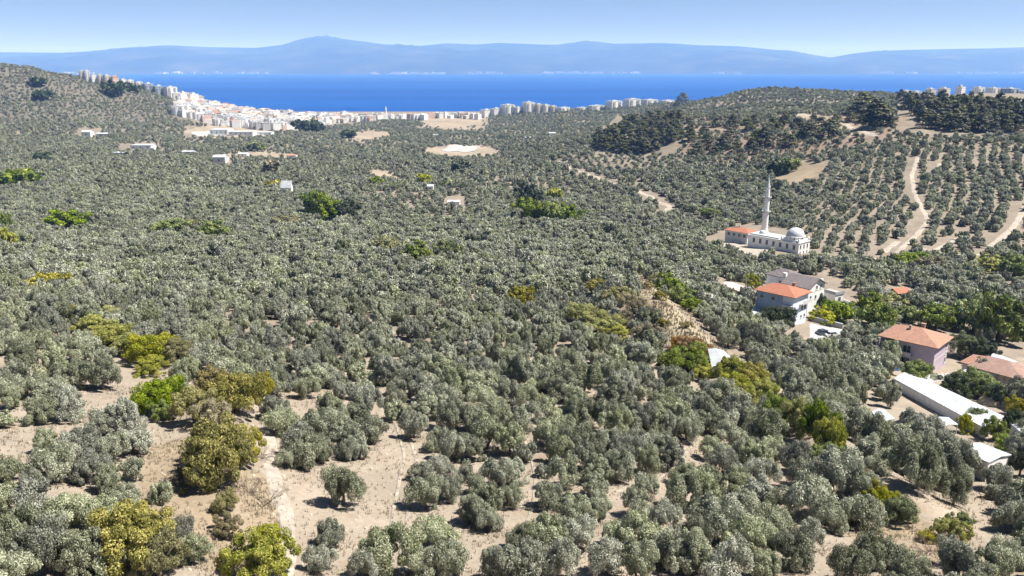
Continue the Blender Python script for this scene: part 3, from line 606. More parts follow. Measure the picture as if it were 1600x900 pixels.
# ------------------------------------------------------------------ shrubs and other trees (photo place of the crown, width, kind)
BUSH = [  # cx, cy, w, h/w, material, kind name, label
 (212,838,112,1.0,'shrub_yellow','shrub','large ochre yellow shrub at the bottom edge left of the bare soil'),
 (250,868,84,0.9,'shrub_yellow','shrub','ochre yellow shrub at the bottom edge beside a grey olive'),
 (176,830,60,0.9,'shrub_yellow','shrub','yellow shrub at the left end of the bottom yellow thicket'),
 (410,872,88,0.9,'shrub_lime','shrub','low yellow green shrub at the bottom edge beside the pale footpath'),
 (424,840,46,0.9,'shrub_lime','shrub','small yellow green bush above the one beside the footpath'),
 (340,716,96,1.05,'shrub_yellow','shrub','big dark yellow shrub standing alone on bare ground beside dead branches'),
 (372,700,66,1.0,'shrub_yellow','shrub','ochre bush leaning against the right side of the big dark yellow shrub'),
 (322,694,60,1.0,'shrub_yellow','shrub','ochre bush against the upper left side of the big dark yellow shrub'),
 (351,784,34,1.1,'shrub_yellow','shrub','small yellow bush just below the dead branches'),
 (356,822,40,1.1,'shrub_brown','shrub','dry brown bush on the straw coloured slope'),
 (288,742,30,1.6,'shrub_brown','shrub','thin dry brown weed clump left of the big dark yellow shrub'),
 (248,622,62,0.9,'shrub_green','shrub','bright green bush above the bare hollow on the left'),
 (262,642,36,0.8,'shrub_green','shrub','small bright green bush at the foot of the left green bush'),
 (306,636,64,0.9,'shrub_yellow','shrub','yellow bush between the green bush and the bare twigs'),
 (370,616,70,0.85,'shrub_yellow','shrub','ochre bush above the pile of bare grey twigs'),
 (336,650,56,0.8,'shrub_brown','shrub','brownish bush just above the big dark yellow shrub'),
 (330,600,52,0.8,'shrub_brown','shrub','dry brown bush in the middle of the left thicket'),
 (404,608,40,0.9,'shrub_yellow','shrub','ochre bush at the right end of the left thicket'),
 (125,492,44,0.8,'shrub_yellow','shrub','yellow tipped bush at the upper left end of the lime thicket'),
 (150,512,56,0.8,'shrub_lime','shrub','lime green bush near the upper end of the left thicket'),
 (176,524,52,0.8,'shrub_lime','shrub','lime bush right of the upper lime thicket end'),
 (166,492,40,0.6,'shrub_lime','shrub','small lime bush behind the upper lime thicket'),
 (208,540,56,0.8,'shrub_lime','shrub','lime green bush in the middle of the left thicket'),
 (244,546,64,0.9,'shrub_lime','shrub','broad yellow green bush with rust tips, lower part of left thicket'),
 (276,548,52,0.9,'shrub_yellow','shrub','yellow bush at the right end of the lime thicket'),
 (236,572,50,0.7,'shrub_lime','shrub','low lime bush under the broad yellow green bush'),
 (70,445,48,0.55,'shrub_yellow','shrub','flat yellow bush among grey olives near the left edge'),
 (108,344,64,0.5,'shrub_green','shrub','bright green bush on the left amid the open grove'),
 (30,279,52,0.5,'shrub_green','shrub','bright green bush near the left edge, farthest of the green ones'),
 (6,350,30,1.0,'shrub_green','shrub','green bush cut by the left edge, upper one'),
 (8,374,34,1.1,'shrub_lime','shrub','yellow green bush cut by the left edge, lower one'),
 (262,356,50,0.5,'shrub_green','shrub','bright green bush, left half of the flat green clump'),
 (290,356,44,0.5,'shrub_lime','shrub','lime green bush, middle of the flat green clump'),
 (330,360,50,0.6,'shrub_green','shrub','dull green bush, right end of the flat green clump'),
 (450,348,40,0.5,'shrub_yellow','shrub','small ochre bush left of the dark green trees'),
 (500,322,44,0.9,'shrub_green','broadleaf_tree','green tree at the left of the dark clump in the grove'),
 (522,332,46,0.9,'shrub_green','broadleaf_tree','mossy green tree in the middle of the dark clump'),
 (545,336,36,1.1,'shrub_dark','broadleaf_tree','dark green tree at the right of the dark clump'),
 (608,388,50,0.6,'shrub_lime','shrub','bright lime bush left of the pair in the middle grove'),
 (648,396,50,0.6,'shrub_green','shrub','dull green bush between the two bright ones'),
 (706,394,40,0.8,'shrub_green','shrub','bright green bush right of the pair in the middle grove'),
 (664,402,34,0.5,'shrub_yellow','shrub','small yellowish bush below the dull green one'),
 (826,304,40,0.9,'shrub_dark','broadleaf_tree','dark green tree, left of the tall clump in the grove centre'),
 (830,330,44,0.8,'shrub_green','broadleaf_tree','green tree at the front of the tall clump in the grove centre'),
 (862,334,46,0.7,'shrub_green','broadleaf_tree','leafy green tree in the middle of the central clump'),
 (890,334,38,0.8,'shrub_green','broadleaf_tree','bright green tree at the right of the central clump'),
 (868,306,26,0.8,'shrub_lime','shrub','lime bush behind the central clump'),
 (812,468,38,0.8,'shrub_yellow','shrub','single yellow green bush amid grey olives at picture centre'),
 (935,448,40,0.7,'shrub_yellow','shrub','yellow bush at the left end of the central bank'),
 (962,462,38,0.8,'shrub_yellow','shrub','golden bush on the central bank'),
 (990,476,36,0.9,'shrub_brown','shrub','rust brown bush on the eroded bank'),
 (1010,522,38,0.9,'shrub_brown','shrub','brown green round bush below the eroded bank'),
 (975,500,32,0.9,'shrub_brown','shrub','dull brown bush in the hollow of the bank'),
 (910,490,40,0.8,'shrub_lime','shrub','lime bush left of the eroded bank'),
 (940,506,56,0.6,'shrub_lime','shrub','broad lime bush below the golden bush'),
 (965,520,40,0.6,'shrub_lime','shrub','small lime bush at the foot of the bank'),
 (1028,440,34,0.8,'shrub_yellow','shrub','yellow bush at the top of the green line on the bank'),
 (1048,448,40,0.9,'shrub_green','shrub','bright green bush on top of the bank'),
 (1064,464,34,0.9,'shrub_green','shrub','green bush on the slope right of the bank top'),
 (1080,478,30,0.8,'shrub_green','shrub','small green bush on the bank above the white shed'),
 (1080,545,52,0.7,'shrub_orange','shrub','orange bush beside the white sheet roof'),
 (1062,536,34,0.6,'shrub_orange','shrub','small orange bush on the pale gully'),
 (1066,562,62,0.7,'shrub_green','shrub','green bush below the orange one'),
 (1096,576,40,0.7,'shrub_lime','shrub','lime bush below the white sheet roof'),
 (1140,582,50,0.8,'shrub_lime','shrub','yellow green bush right of the white sheet roof'),
 (1172,592,44,0.7,'shrub_yellow','shrub','yellowish bush on the ridge right of the white sheet roof'),
 (1150,604,50,0.7,'shrub_lime','shrub','lime bush upper part of the long green line'),
 (1190,616,48,0.8,'shrub_lime','shrub','lime bush in the long green line left of the tall ones'),
 (1222,650,50,1.0,'shrub_green','shrub','vivid green bush, left of the tall line'),
 (1248,660,52,1.1,'shrub_lime','shrub','vivid lime bush, second of the tall line'),
 (1276,672,54,1.2,'shrub_green','shrub','tall vivid green bush at the heart of the line'),
 (1296,688,44,1.3,'shrub_lime','shrub','tall lime bush at the right end of the line'),
 (1286,712,44,0.8,'shrub_green','shrub','green bush at the foot of the tall ones'),
 (1326,728,36,0.8,'shrub_orange','shrub','orange bush on the ridge crest right of the tall green ones'),
 (1346,748,34,0.8,'shrub_orange','shrub','rust orange bush lower on the ridge crest'),
 (1362,768,36,0.8,'shrub_yellow','shrub','golden bush at the lower end of the ridge line'),
 (1382,784,44,0.8,'shrub_lime','shrub','yellow green bush below the golden one'),
 (1408,796,44,0.8,'shrub_green','shrub','green bush at the lower right end of the ridge line'),
 (1484,828,48,0.8,'shrub_lime','shrub','bright lime bush beside dry grass lower right'),
 (1500,816,40,0.8,'shrub_green','shrub','green bush behind the bright lime one, lower right'),
 (1450,838,30,0.6,'shrub_yellow','shrub','low mossy cushion bush left of the lime bush'),
 (1560,500,86,0.9,'shrub_green','broadleaf_tree','biggest round green tree near the right edge'),
 (1520,496,60,0.9,'shrub_green','broadleaf_tree','green tree left of the biggest round one'),
 (1462,498,56,0.7,'shrub_green','broadleaf_tree','bright green tree behind the lilac house'),
 (1490,492,44,0.8,'shrub_dark','broadleaf_tree','dark green tree behind the lilac house'),
 (1420,492,40,0.7,'shrub_green','broadleaf_tree','green tree behind the left end of the lilac house'),
 (1370,498,48,0.8,'shrub_green','broadleaf_tree','green tree right of the white utility pole'),
 (1352,480,46,0.7,'shrub_green','broadleaf_tree','leafy tree above the white utility pole'),
 (1388,478,40,0.7,'shrub_lime','shrub','yellow green bush below the small red roof'),
 (1310,488,44,0.6,'shrub_green','shrub','green garden bush right of the white house'),
 (1286,494,34,0.6,'shrub_lime','shrub','lime garden bush beside the white house wall'),
 (1275,476,22,1.3,'shrub_dark','shrub','dark climbing bush between the two houses'),
 (1210,500,44,0.8,'shrub_dark','broadleaf_tree','dark round tree in front of the blue house'),
 (1174,440,24,0.9,'shrub_lime','shrub','yellow bush left of the houses'),
 (1430,584,60,0.6,'shrub_green','shrub','green hedge bush in front of the lilac house'),
 (1508,544,44,0.8,'shrub_green','broadleaf_tree','green tree at the right of the lilac house'),
 (1536,552,44,0.9,'shrub_dark','broadleaf_tree','dark tree left of the white sheet roofed barn'),
 (1490,604,60,0.6,'shrub_dark','shrub','dark hedge between the long white roof and the lilac house'),
 (1528,604,56,0.7,'shrub_green','shrub','green hedge right of the dark one above the long white roof'),
 (1556,618,44,0.8,'shrub_dark','shrub','dark bush above the end of the long white roof'),
 (1506,664,28,1.1,'shrub_lime','shrub','bright yellow green bush in front of the long white roof'),
 (1522,654,26,1.2,'shrub_green','shrub','green bush behind the bright yellow green one'),
 (1552,672,38,1.0,'shrub_green','broadleaf_tree','green pointed tree at the end of the long white roof'),
 (1580,664,38,1.1,'shrub_dark','broadleaf_tree','dark leafy tree at the right edge below the white roof'),
 (1590,638,34,0.8,'shrub_yellow','shrub','yellowish bush at the right edge beside the farmyard'),
 (1575,700,50,0.7,'shrub_green','shrub','green bush above the square white roof'),
 (1592,730,34,1.2,'shrub_dark','shrub','dark bush right of the square white roof'),
 (1584,418,50,0.7,'shrub_green','broadleaf_tree','bright green tree at the right edge below the winding track'),
 (1548,412,44,0.5,'shrub_lime','shrub','yellow green bush below the winding track'),
 (1420,408,50,0.4,'shrub_green','shrub','green bush below the junction of the tracks'),
 (1456,412,44,0.5,'shrub_brown','shrub','brownish bush below the winding track'),
 (1215,262,34,0.7,'shrub_dark','broadleaf_tree','dark tree behind the minaret'),
 (1236,257,30,0.6,'shrub_green','broadleaf_tree','green tree behind the straw coloured knoll'),
 (1112,334,30,0.5,'shrub_green','shrub','green bush on the track left of the mosque'),
 (424,262,26,0.9,'shrub_brown','broadleaf_tree','brownish tree beside the far farm buildings'),
 (428,290,26,0.6,'shrub_yellow','shrub','yellowish bush left of the small white hut'),
 (590,284,22,0.6,'shrub_green','shrub','green bush below the far bare field'),
 (665,280,24,0.6,'shrub_lime','shrub','lime bush in the far middle grove'),
 (700,288,22,0.6,'shrub_green','shrub','green bush near the far pale slab'),
 (725,262,34,0.5,'shrub_dark','shrub','dark bush below the far bare field'),
 (66,247,30,0.5,'shrub_dark','shrub','dark low bush far left in the grove'),
 (400,230,30,0.5,'shrub_green','broadleaf_tree','green tree among the far farm buildings'),
 (470,198,26,0.7,'shrub_dark','broadleaf_tree','dark tree at the near edge of the town, left one'),
 (492,198,28,0.7,'shrub_dark','broadleaf_tree','dark tree at the near edge of the town, right one'),
 (545,210,24,0.5,'shrub_dark','shrub','dark bush at the edge of the bare far field'),
 (180,140,36,0.6,'shrub_dark','broadleaf_tree','dark tree clump on the left hillside below the white blocks'),
 (206,138,26,0.6,'shrub_dark','broadleaf_tree','smaller dark tree clump right on the left hillside'),
 (60,128,26,0.5,'shrub_dark','shrub','dark thicket on the upper left hill'),
 (66,150,30,0.5,'shrub_dark','shrub','dark thicket on the middle of the left hill'),
]
for i_, (a, b_, w) in enumerate([(1012,446,18),(1030,462,20),(1022,488,20),(1072,508,18),(1034,504,18),(1098,546,15)]):
    BUSH.append((a, b_, w, 0.7, ['shrub_brown','shrub_yellow','shrub_brown'][i_ % 3], 'shrub', 'small dry scrub bush on the eroded gully in the central bank'))
TRUNK_SRC = limbs(np.random.default_rng(9), 2.6, 2.7, 5, 0.2).mesh('trunk', M['bark'])
BPROTO = {}
def bush_mesh(mat, lod, variant):
    k = (mat, lod, variant)
    if k not in BPROTO:
        n, L, wd = ((30000, 0.135, 0.07), (7000, 0.30, 0.16), (900, 0.8, 0.5))[lod]
        BPROTO[k] = crown_mesh('crown', 700 + variant * 13 + lod, M[mat], 2.6, 2.2, 1.9, 60 + 14 * variant, n, L, wd, 0.25, 7 - variant, up=0.35)
    return BPROTO[k]
bush_xy = []
for i, (cx, cy, w, hw, mat, kind, lab) in enumerate(BUSH):
    if 470 < cy < 590 and cx < 300: hw *= 0.68
    if cy > 590 and cx < 450: hw = min(hw, 0.8)
    if 430 < cy < 600 and 900 < cx < 1120: hw *= 0.8
    if cy > 430 and cx < 1420: w *= 1.15
    x, y, z = G(cx, cy + 0.42 * w * min(hw, 1)); d = depth(x, y, z); r_ = 0.5 * w * d / FPX * 1.08
    if lab.find('hill') < 0: bush_xy.append((x, y, r_))
    else: bush_xy.append((x, y, r_))
    o = empty(kind, (x, y, z - 0.1), rnd.uniform(0, 6.28)); s = r_ / 2.6; s2 = s * max(0.5, min(1.35, 1.12 * hw))
    o.scale = (s, s, s2)
    lod = 0 if y < 190 else (1 if y < 500 else 2)
    link(bpy.data.objects.new('crown', bush_mesh(mat, lod, i % 3)), o); link(bpy.data.objects.new('trunk', TRUNK_SRC), o)
    tag(o, lab, 'tree' if 'tree' in kind else 'shrub', 'trees in the valley and groves' if 'tree' in kind else 'shrubs on the banks and in the groves')
# olives give way to the shrubs
bx = np.array(bush_xy); A = np.array([(s[0], s[1]) for s in sites]); kp = np.ones(len(sites), bool)
hand = np.array([s[3] for s in sites], bool)
for x, y, r_ in bush_xy: kp &= hand | (np.hypot(A[:, 0] - x, A[:, 1] - y) > r_ * 0.8 + 1.2)
sites = [s for s, k in zip(sites, kp) if k]

# ------------------------------------------------------------------ 300 olives as things, the rest as one grove
SA = np.array(sites); SZ = H(SA[:, 0], SA[:, 1]); spx, spy = proj(SA[:, 0], SA[:, 1], SZ + 2)
inview = (spx > -30) & (spx < 1630) & (spy < 930)
dist = depth(SA[:, 0], SA[:, 1], SZ); order = np.argsort(np.where(inview, dist / SA[:, 2], 1e9))[:298]
LAND = [((350,740),'the big dark yellow shrub'),((440,790),'the pale footpath'),((212,850),'the ochre thicket at the bottom'),((248,630),'the bright green bush'),((620,730),'the wide bare clearing'),
        ((835,780),'the narrow bare alley'),((1040,740),'the bare gap right of centre'),((1215,765),'the small bare hollow'),((1270,670),'the vivid green bush line'),((1380,790),'the yellow end of the ridge line'),
        ((1480,850),'the dry grass lower right'),((1540,715),'the square white roof'),((30,650),'the pale strip at the left edge'),((170,620),'the bare hollow on the left'),((230,560),'the lime thicket'),((590,650),'the top of the wide bare clearing'),((720,640),'the olives between the two clearings'),((900,650),'the dense grove left of the ridge line'),((1130,650),'the lime bush line'),((990,760),'the slanting bare strip'),((1130,790),'the middle of the lower right grove'),((700,790),'the olive row between clearing and alley'),((1240,870),'the bare patch at the bottom right')]
used = {}
def olive_label(px, py, r_):
    (lx, ly), nm = min(LAND, key=lambda q: (q[0][0]-px)**2 + ((q[0][1]-py)*1.3)**2); dx, dy = px - lx, py - ly; dd = math.hypot(dx, dy)
    if py > 858: base = 'olive tree at the bottom edge'
    elif py < 590: return 'grey green olive tree packed in the dense grove beyond the clearings'
    else: base = 'olive tree'
    size = 'small' if r_ < 1.95 else ('large' if r_ > 2.7 else ('smallish' if r_ < 2.25 else 'middling'))
    hx_, vy_ = abs(dx), abs(dy); side = ('right of' if dx > 0 else 'left of') if hx_ > 2.2 * vy_ else (('below' if dy > 0 else 'above') if vy_ > 2.2 * hx_ else f"{'lower' if dy > 0 else 'upper'} {'right' if dx > 0 else 'left'} of")
    side = ('close by, ' if dd < 48 else ('' if dd < 85 else 'farther off, ')) + side
    close = 'close' if dd < 55 else ('a little way' if dd < 110 else 'farther')
    lab = f'{size} {base} {side} {nm}'
    return lab if len(lab.split()) <= 16 else lab.replace('farther off, ', '').replace('close by, ', '').replace('olive tree at the bottom edge', 'bottom edge olive tree')
taken = set(int(i) for i in order)
for n_, i in enumerate(order):
    x, y, r_, hnd = SA[i]; k = rnd.randrange(7); o = empty('olive_tree', (x, y, SZ[i] - 0.05), rnd.uniform(0, 6.28)); s = r_ / 2.6
    o.scale = (s * rnd.uniform(.86, 1.14), s * rnd.uniform(.86, 1.14), s * rnd.uniform(.85, 1.2))
    link(bpy.data.objects.new('crown', OL_C[k]), o); link(bpy.data.objects.new('trunk', OL_T[k]), o)
    tag(o, olive_label(spx[i], spy[i], r_), 'olive tree', 'olive trees of the near grove')
rest = [i for i in range(len(sites)) if i not in taken]
RA = SA[rest]; RZ = SZ[rest]; n_ = len(rest); lod = np.where(RA[:, 1] < 200, 0, np.where(RA[:, 1] < 560, 1, 2))
sc = (RA[:, 2] / 2.6)[:, None] * (1 + np.clip(rng.normal(size=(n_, 3)) * 0.12, -.25, .3))
rot = np.stack([rng.normal(size=n_) * 0.05, rng.normal(size=n_) * 0.05, rng.random(n_) * 6.283], 1)
me = bpy.data.meshes.new('olive_grove'); me.vertices.add(n_); me.vertices.foreach_set('co', np.stack([RA[:, 0], RA[:, 1], RZ - 0.1], 1).astype(np.float32).ravel())
for nm, typ, dat in (('lod', 'INT', lod), ('pick', 'INT', rng.integers(0, 1000, n_)), ('rot', 'FLOAT_VECTOR', rot), ('scl', 'FLOAT_VECTOR', sc)):
    a = me.attributes.new(nm, typ, 'POINT'); a.data.foreach_set('vector' if typ == 'FLOAT_VECTOR' else 'value', np.asarray(dat, np.int32 if typ == 'INT' else np.float32).ravel())
grove = link(bpy.data.objects.new('olive_grove', me))
tag(grove, 'grey green olive grove covering the slopes down to the town and sea', 'olive grove', kind='stuff')
def scatter(obj, sources):
    """instances of the source meshes on the object's points, one list of sources per level of detail"""
    ng = bpy.data.node_groups.new('scatter', 'GeometryNodeTree')
    ng.interface.new_socket('Geometry', in_out='INPUT', socket_type='NodeSocketGeometry'); ng.interface.new_socket('Geometry', in_out='OUTPUT', socket_type='NodeSocketGeometry')
    gi = ng.nodes.new('NodeGroupInput'); go = ng.nodes.new('NodeGroupOutput'); jall = ng.nodes.new('GeometryNodeJoinGeometry')
    def attr(nm, typ):
        a = ng.nodes.new('GeometryNodeInputNamedAttribute'); a.data_type = typ; a.inputs[0].default_value = nm
        return next(s for s in a.outputs if s.name == 'Attribute' and s.enabled)
    al, ap, ar, as_ = attr('lod', 'INT'), attr('pick', 'INT'), attr('rot', 'FLOAT_VECTOR'), attr('scl', 'FLOAT_VECTOR')
    for L_, meshes in enumerate(sources):
        j = ng.nodes.new('GeometryNodeJoinGeometry')
        for mesh in meshes:
            so = bpy.data.objects.new(mesh.name, mesh)
            oi = ng.nodes.new('GeometryNodeObjectInfo'); oi.inputs['Object'].default_value = so; oi.inputs['As Instance'].default_value = True
            ng.links.new(oi.outputs['Geometry'], j.inputs[0])
        ip = ng.nodes.new('GeometryNodeInstanceOnPoints'); ng.links.new(gi.outputs[0], ip.inputs['Points']); ng.links.new(j.outputs[0], ip.inputs['Instance'])
        ip.inputs['Pick Instance'].default_value = True
        cmp_ = ng.nodes.new('FunctionNodeCompare'); cmp_.data_type = 'INT'; cmp_.operation = 'EQUAL'
        ii = [s for s in cmp_.inputs if s.enabled]; ng.links.new(al, ii[0]); ii[1].default_value = L_
        ng.links.new(cmp_.outputs[0], ip.inputs['Selection'])
        ng.links.new(ap, ip.inputs['Instance Index']); ng.links.new(ar, ip.inputs['Rotation']); ng.links.new(as_, ip.inputs['Scale'])
        ng.links.new(ip.outputs[0], jall.inputs[0])
    ng.links.new(jall.outputs[0], go.inputs[0])
    md = obj.modifiers.new('scatter', 'NODES'); md.node_group = ng
scatter(grove, [OL_N, OL_M, OL_F])
print('sites', len(sites), 'rest', n_)

# ------------------------------------------------------------------ pines on the right-hand hills, cypresses in the plain
def pine_mesh(name, seed, dense=1800, L=0.75, wd=0.4):
    rs = np.random.default_rng(seed); c = []; r_ = []
    for k in range(34):
        t = rs.random() ** 0.8; z = 2.0 + 7.5 * t; rad = (1 - t) ** 0.7 * 2.9 + 0.3; a = rs.random() * 6.283
        c.append((math.cos(a) * rad * 0.75, math.sin(a) * rad * 0.75, z + rs.normal() * 0.2)); r_.append(0.6 + 0.9 * (1 - t))
    v, f, tone = leaves(rs, np.array(c), np.array(r_) * 1.15, dense, L, wd, flat=0.5, up=0.8)
    return mesh_np(name, v, f, [M['pine']], attrs={'tone': ('FACE', 'FLOAT', tone)})
PINES = [pine_mesh('crown', 900 + i) for i in range(5)]
PT = MB(); PT.tube((0,0,-0.5), (0.1,0,5), 0.22, 0.14, 6); PT.tube((0.1,0,5), (0.05,0.05,9.3), 0.14, 0.04, 5); PT = PT.mesh('trunk', M['bark'])
def pine(px, py, hpx, lab, group, crown=None, kind='pine_tree', cat='pine tree', sx_=1.0, Yforce=None):
    x, y, z = at(px, Yforce) if Yforce else G(px, py)
    s = hpx * depth(x, y, z) / FPX / 10.0
    o = empty(kind, (x, y, z - 0.2), rnd.uniform(0, 6.28)); o.scale = (s * sx_, s * sx_, s)
    link(bpy.data.objects.new('crown', crown or PINES[rnd.randrange(5)]), o); link(bpy.data.objects.new('trunk', PT), o)
    return tag(o, lab, cat, group)
wood = []
for _ in range(4000):
    if len(wood) >= 110: break
    px = rnd.uniform(1405, 1625); lo = np.interp(px, [1405,1440,1500,1560,1625], [165,200,207,212,200]); hi = np.interp(px, [1405,1440,1500,1625], [160,172,168,176])
    py = rnd.uniform(hi, lo)
    if all(math.hypot(px - a, (py - b_) * 2.2) > 9.5 for a, b_ in wood): wood.append((px, py))
for px, py in wood: pine(px, py, rnd.uniform(21, 32), 'dark pine tree in the dense wood on the right hilltop', 'pine trees of the right hilltop wood', sx_=rnd.uniform(1.1, 1.5))
wood2 = []
for _ in range(4000):
    if len(wood2) >= 90: break
    px = rnd.uniform(932, 1062); lo = np.interp(px, [932,960,1010,1062], [232,240,240,218]); hi = np.interp(px, [932,960,1000,1062], [222,205,190,190])
    py = rnd.uniform(hi, lo)
    if all(math.hypot(px - a, (py - b_) * 2.0) > 7 for a, b_ in wood2): wood2.append((px, py))
for px, py in wood2: pine(px, py, rnd.uniform(16, 25), 'dark pine tree in the copse on the slope above the middle track', 'pine trees of the middle slope copse', sx_=rnd.uniform(1.2, 1.8))
for px, py, h_ in [(1066,163,14),(1058,170,10),(1340,182,22),(1348,178,26),(1366,198,34),(1374,200,30),(1358,200,24),(1386,186,16),(1330,190,12),(1306,196,14),(1294,214,22),(1262,216,20),(1246,200,14),(1196,226,22),(1184,226,20),(1166,204,16),(1140,222,18),(1128,236,20),(1104,232,18),(1100,214,14),(1080,220,16),(1215,206,12),(1232,228,16),(1282,206,18),(1300,208,18),(1150,238,14),(1176,240,16),(1090,242,16),(1116,246,14),(1208,198,12),(1146,196,14),(1120,198,12),(1226,196,14),(1178,194,12),(1076,200,14),(1270,194,12)]:
    pine(px, py, h_ * 1.3, 'dark round pine standing apart on the reddish hillside', 'scattered pines on the reddish hillside', sx_=2.0)
CYP = pine_mesh('crown', 950, 500)
for px, py, h_, lab in [(6,216,13,'slim dark cypress at the far left edge, left of a pair'),(13,216,12,'slim dark cypress at the far left edge, right of a pair'),(246,236,16,'slim cypress beside the far flat roofs, left of a row'),(252,236,18,'slim cypress beside the far flat roofs, middle of a row'),(263,236,15,'slim cypress beside the far flat roofs, right of a row'),(368,262,16,'slim dark cypress beside the far grey shed'),(796,230,12,'slim dark cypress behind the far bare field'),(38,100,7,'tiny dark tree on the crest of the left hill, left one'),(46,101,6,'tiny dark tree on the crest of the left hill, middle one'),(79,104,6,'tiny dark tree on the crest of the left hill, right one')]:
    pine(px, py, h_, lab, 'slim dark trees in the distance', CYP, 'cypress_tree', 'cypress', 0.42 if h_ > 8 else 1.2, 1420 if py < 110 else None)

# ------------------------------------------------------------------ dead branches in the left foreground
def dead_shrub(px, py, spread, lab, seed, mat='twig', tall=1.0):
    x, y, z = G(px, py); rs = random.Random(seed); root = empty('dead_shrub', (x, y, z - 0.05))
    for k in range(9):
        mb = MB()
        def grow(p, d, L, r_, n):
            q_ = p + d * L; mb.tube(p, q_, r_, r_ * 0.6, 4)
            if n:
                for _ in range(3 if n > 1 else 4):
                    dd = (d + Vector((rs.gauss(0, .45), rs.gauss(0, .45), rs.gauss(0, .35)))).normalized(); grow(q_, dd, L * rs.uniform(.6, .85), r_ * .55, n - 1)
        a = k * 0.7 + rs.random(); grow(Vector((0, 0, 0)), Vector((math.cos(a), math.sin(a), rs.uniform(.25, .8) * tall)).normalized(), spread * .42, 0.05, 3)
        mb.build('branch', M[mat], root)
    return tag(root, lab, 'dead shrub', 'bare leafless shrubs beside the yellow shrub')
dead_shrub(408, 716, 1.9, 'heap of bare pale grey branches above the right of the yellow shrub', 3)
dead_shrub(412, 790, 2.6, 'bare dark brown brushwood on the soil right of the big yellow shrub', 8, 'bark')
dead_shrub(388, 770, 2.0, 'bare dark branches tucked under the right side of the yellow shrub', 12, 'bark')
dead_shrub(1450, 862, 1.5, 'pale tangle of dry twigs in the dry grass lower right', 15)

# ------------------------------------------------------------------ dry grass and stones on the bare soil
gv, gf, gt = [], [], []
rs = np.random.default_rng(77); nb = 0
gx0 = rs.uniform(-75, 95, 60000); gy0 = rs.uniform(56, 120, 60000); gz0 = H(gx0, gy0); gpx, gpy = proj(gx0, gy0, gz0)
dens = 0.42 + 0.6 * inpoly(gpx, gpy, PATCH[11][1]) + 0.75 * inpoly(gpx, gpy, PATCH[12][1])
clumpn = np.sin(gx0 * 0.9) * np.cos(gy0 * 0.8) + np.sin(gx0 * 0.37 + gy0 * 0.5)
kk = (rs.random(60000) < dens * np.clip(0.55 + clumpn * 0.5, 0.05, 1)) & (gpx > -60) & (gpx < 1660) & (gpy < 960) & (gpy > 600)
gx0, gy0, gz0 = gx0[kk], gy0[kk], gz0[kk]
bk = np.array([G(x_, y_) for x_, y_ in zip(rs.uniform(975, 1150, 500), rs.uniform(430, 590, 500)) if inpoly(np.array([x_]), np.array([y_]), [(985,432),(1010,428),(1060,475),(1115,535),(1155,572),(1120,590),(1060,560),(1020,500)])[0]])
gx0 = np.concatenate([gx0, np.repeat(bk[:, 0], 9) + rs.normal(size=len(bk)*9) * 1.2]); gy0 = np.concatenate([gy0, np.repeat(bk[:, 1], 9) + rs.normal(size=len(bk)*9) * 1.2]); gz0 = H(gx0, gy0); n_ = len(gx0)
B = 5; a = rs.random((n_, B)) * 6.283; hgt = (0.16 + 0.30 * rs.random((n_, B))) * np.where(gy0 > 125, 1.8, 1.0)[:, None] ; ln = rs.random((n_, B)) * 0.2
bxx = gx0[:, None] + rs.normal(size=(n_, B)) * .09; byy = gy0[:, None] + rs.normal(size=(n_, B)) * .09; bz = gz0[:, None] + 0 * a
w_ = np.where(gy0 > 125, 0.08, 0.035)[:, None]
v = np.stack([np.stack([bxx - w_*np.sin(a), byy + w_*np.cos(a), bz - .03], -1), np.stack([bxx + w_*np.sin(a), byy - w_*np.cos(a), bz - .03], -1), np.stack([bxx + ln*np.cos(a), byy + ln*np.sin(a), bz + hgt], -1)], 2).reshape(-1, 3)
M['drygrass'] = leaf_mat('dry_grass', (0.17,0.135,0.08), (0.31,0.25,0.155), (0.42,0.36,0.24), 0.3, 0)
me = mesh_np('dry_grass', v, np.arange(len(v)).reshape(-1, 3), [M['drygrass']], attrs={'tone': ('FACE', 'FLOAT', rs.random(len(v) // 3))})
tag(link(bpy.data.objects.new('dry_grass', me)), 'tufts of straw coloured dry grass on the bare soil between the olives', 'dry grass', kind='stuff')
mb = MB()
for _ in range(2600):
    x = rnd.uniform(-60, 85); y = rnd.uniform(57, 118); s = abs(rnd.gauss(0, .09)) + .05; z = float(H(np.array(x), np.array(y)))
    p = [Vector((rnd.uniform(.6, 1.2) * s * math.cos(t), rnd.uniform(.6, 1.2) * s * math.sin(t), 0)) for t in (0, 1.25, 2.5, 3.77, 5.0)]
    mb.add([(x + q_.x, y + q_.y, z - .04) for q_ in p] + [(x + q_.x * .6, y + q_.y * .6, z + s * .55) for q_ in p], [(5,6,7,8,9)] + [(i, (i+1) % 5, 5 + (i+1) % 5, 5 + i) for i in range(5)])
tag(mb.build('loose_stones', M['stone']), 'loose pale stones strewn over the bare soil', 'stones', kind='stuff')
M['rut'] = surf_mat('worn_soil', (0.30,0.265,0.225), 0.25, 0.8, 0.95, 0.4, 3)
for pts in ([(596,905),(606,840),(618,780),(632,710),(618,660)],[(622,905),(630,840),(640,780),(650,715),(632,662)],[(760,905),(800,850),(832,800),(838,740),(820,690)],[(960,768),(1020,758),(1060,725),(1084,690)]):
    strip('wheel_rut', pts, 0.5, M['rut'], 0.05, 0.6)
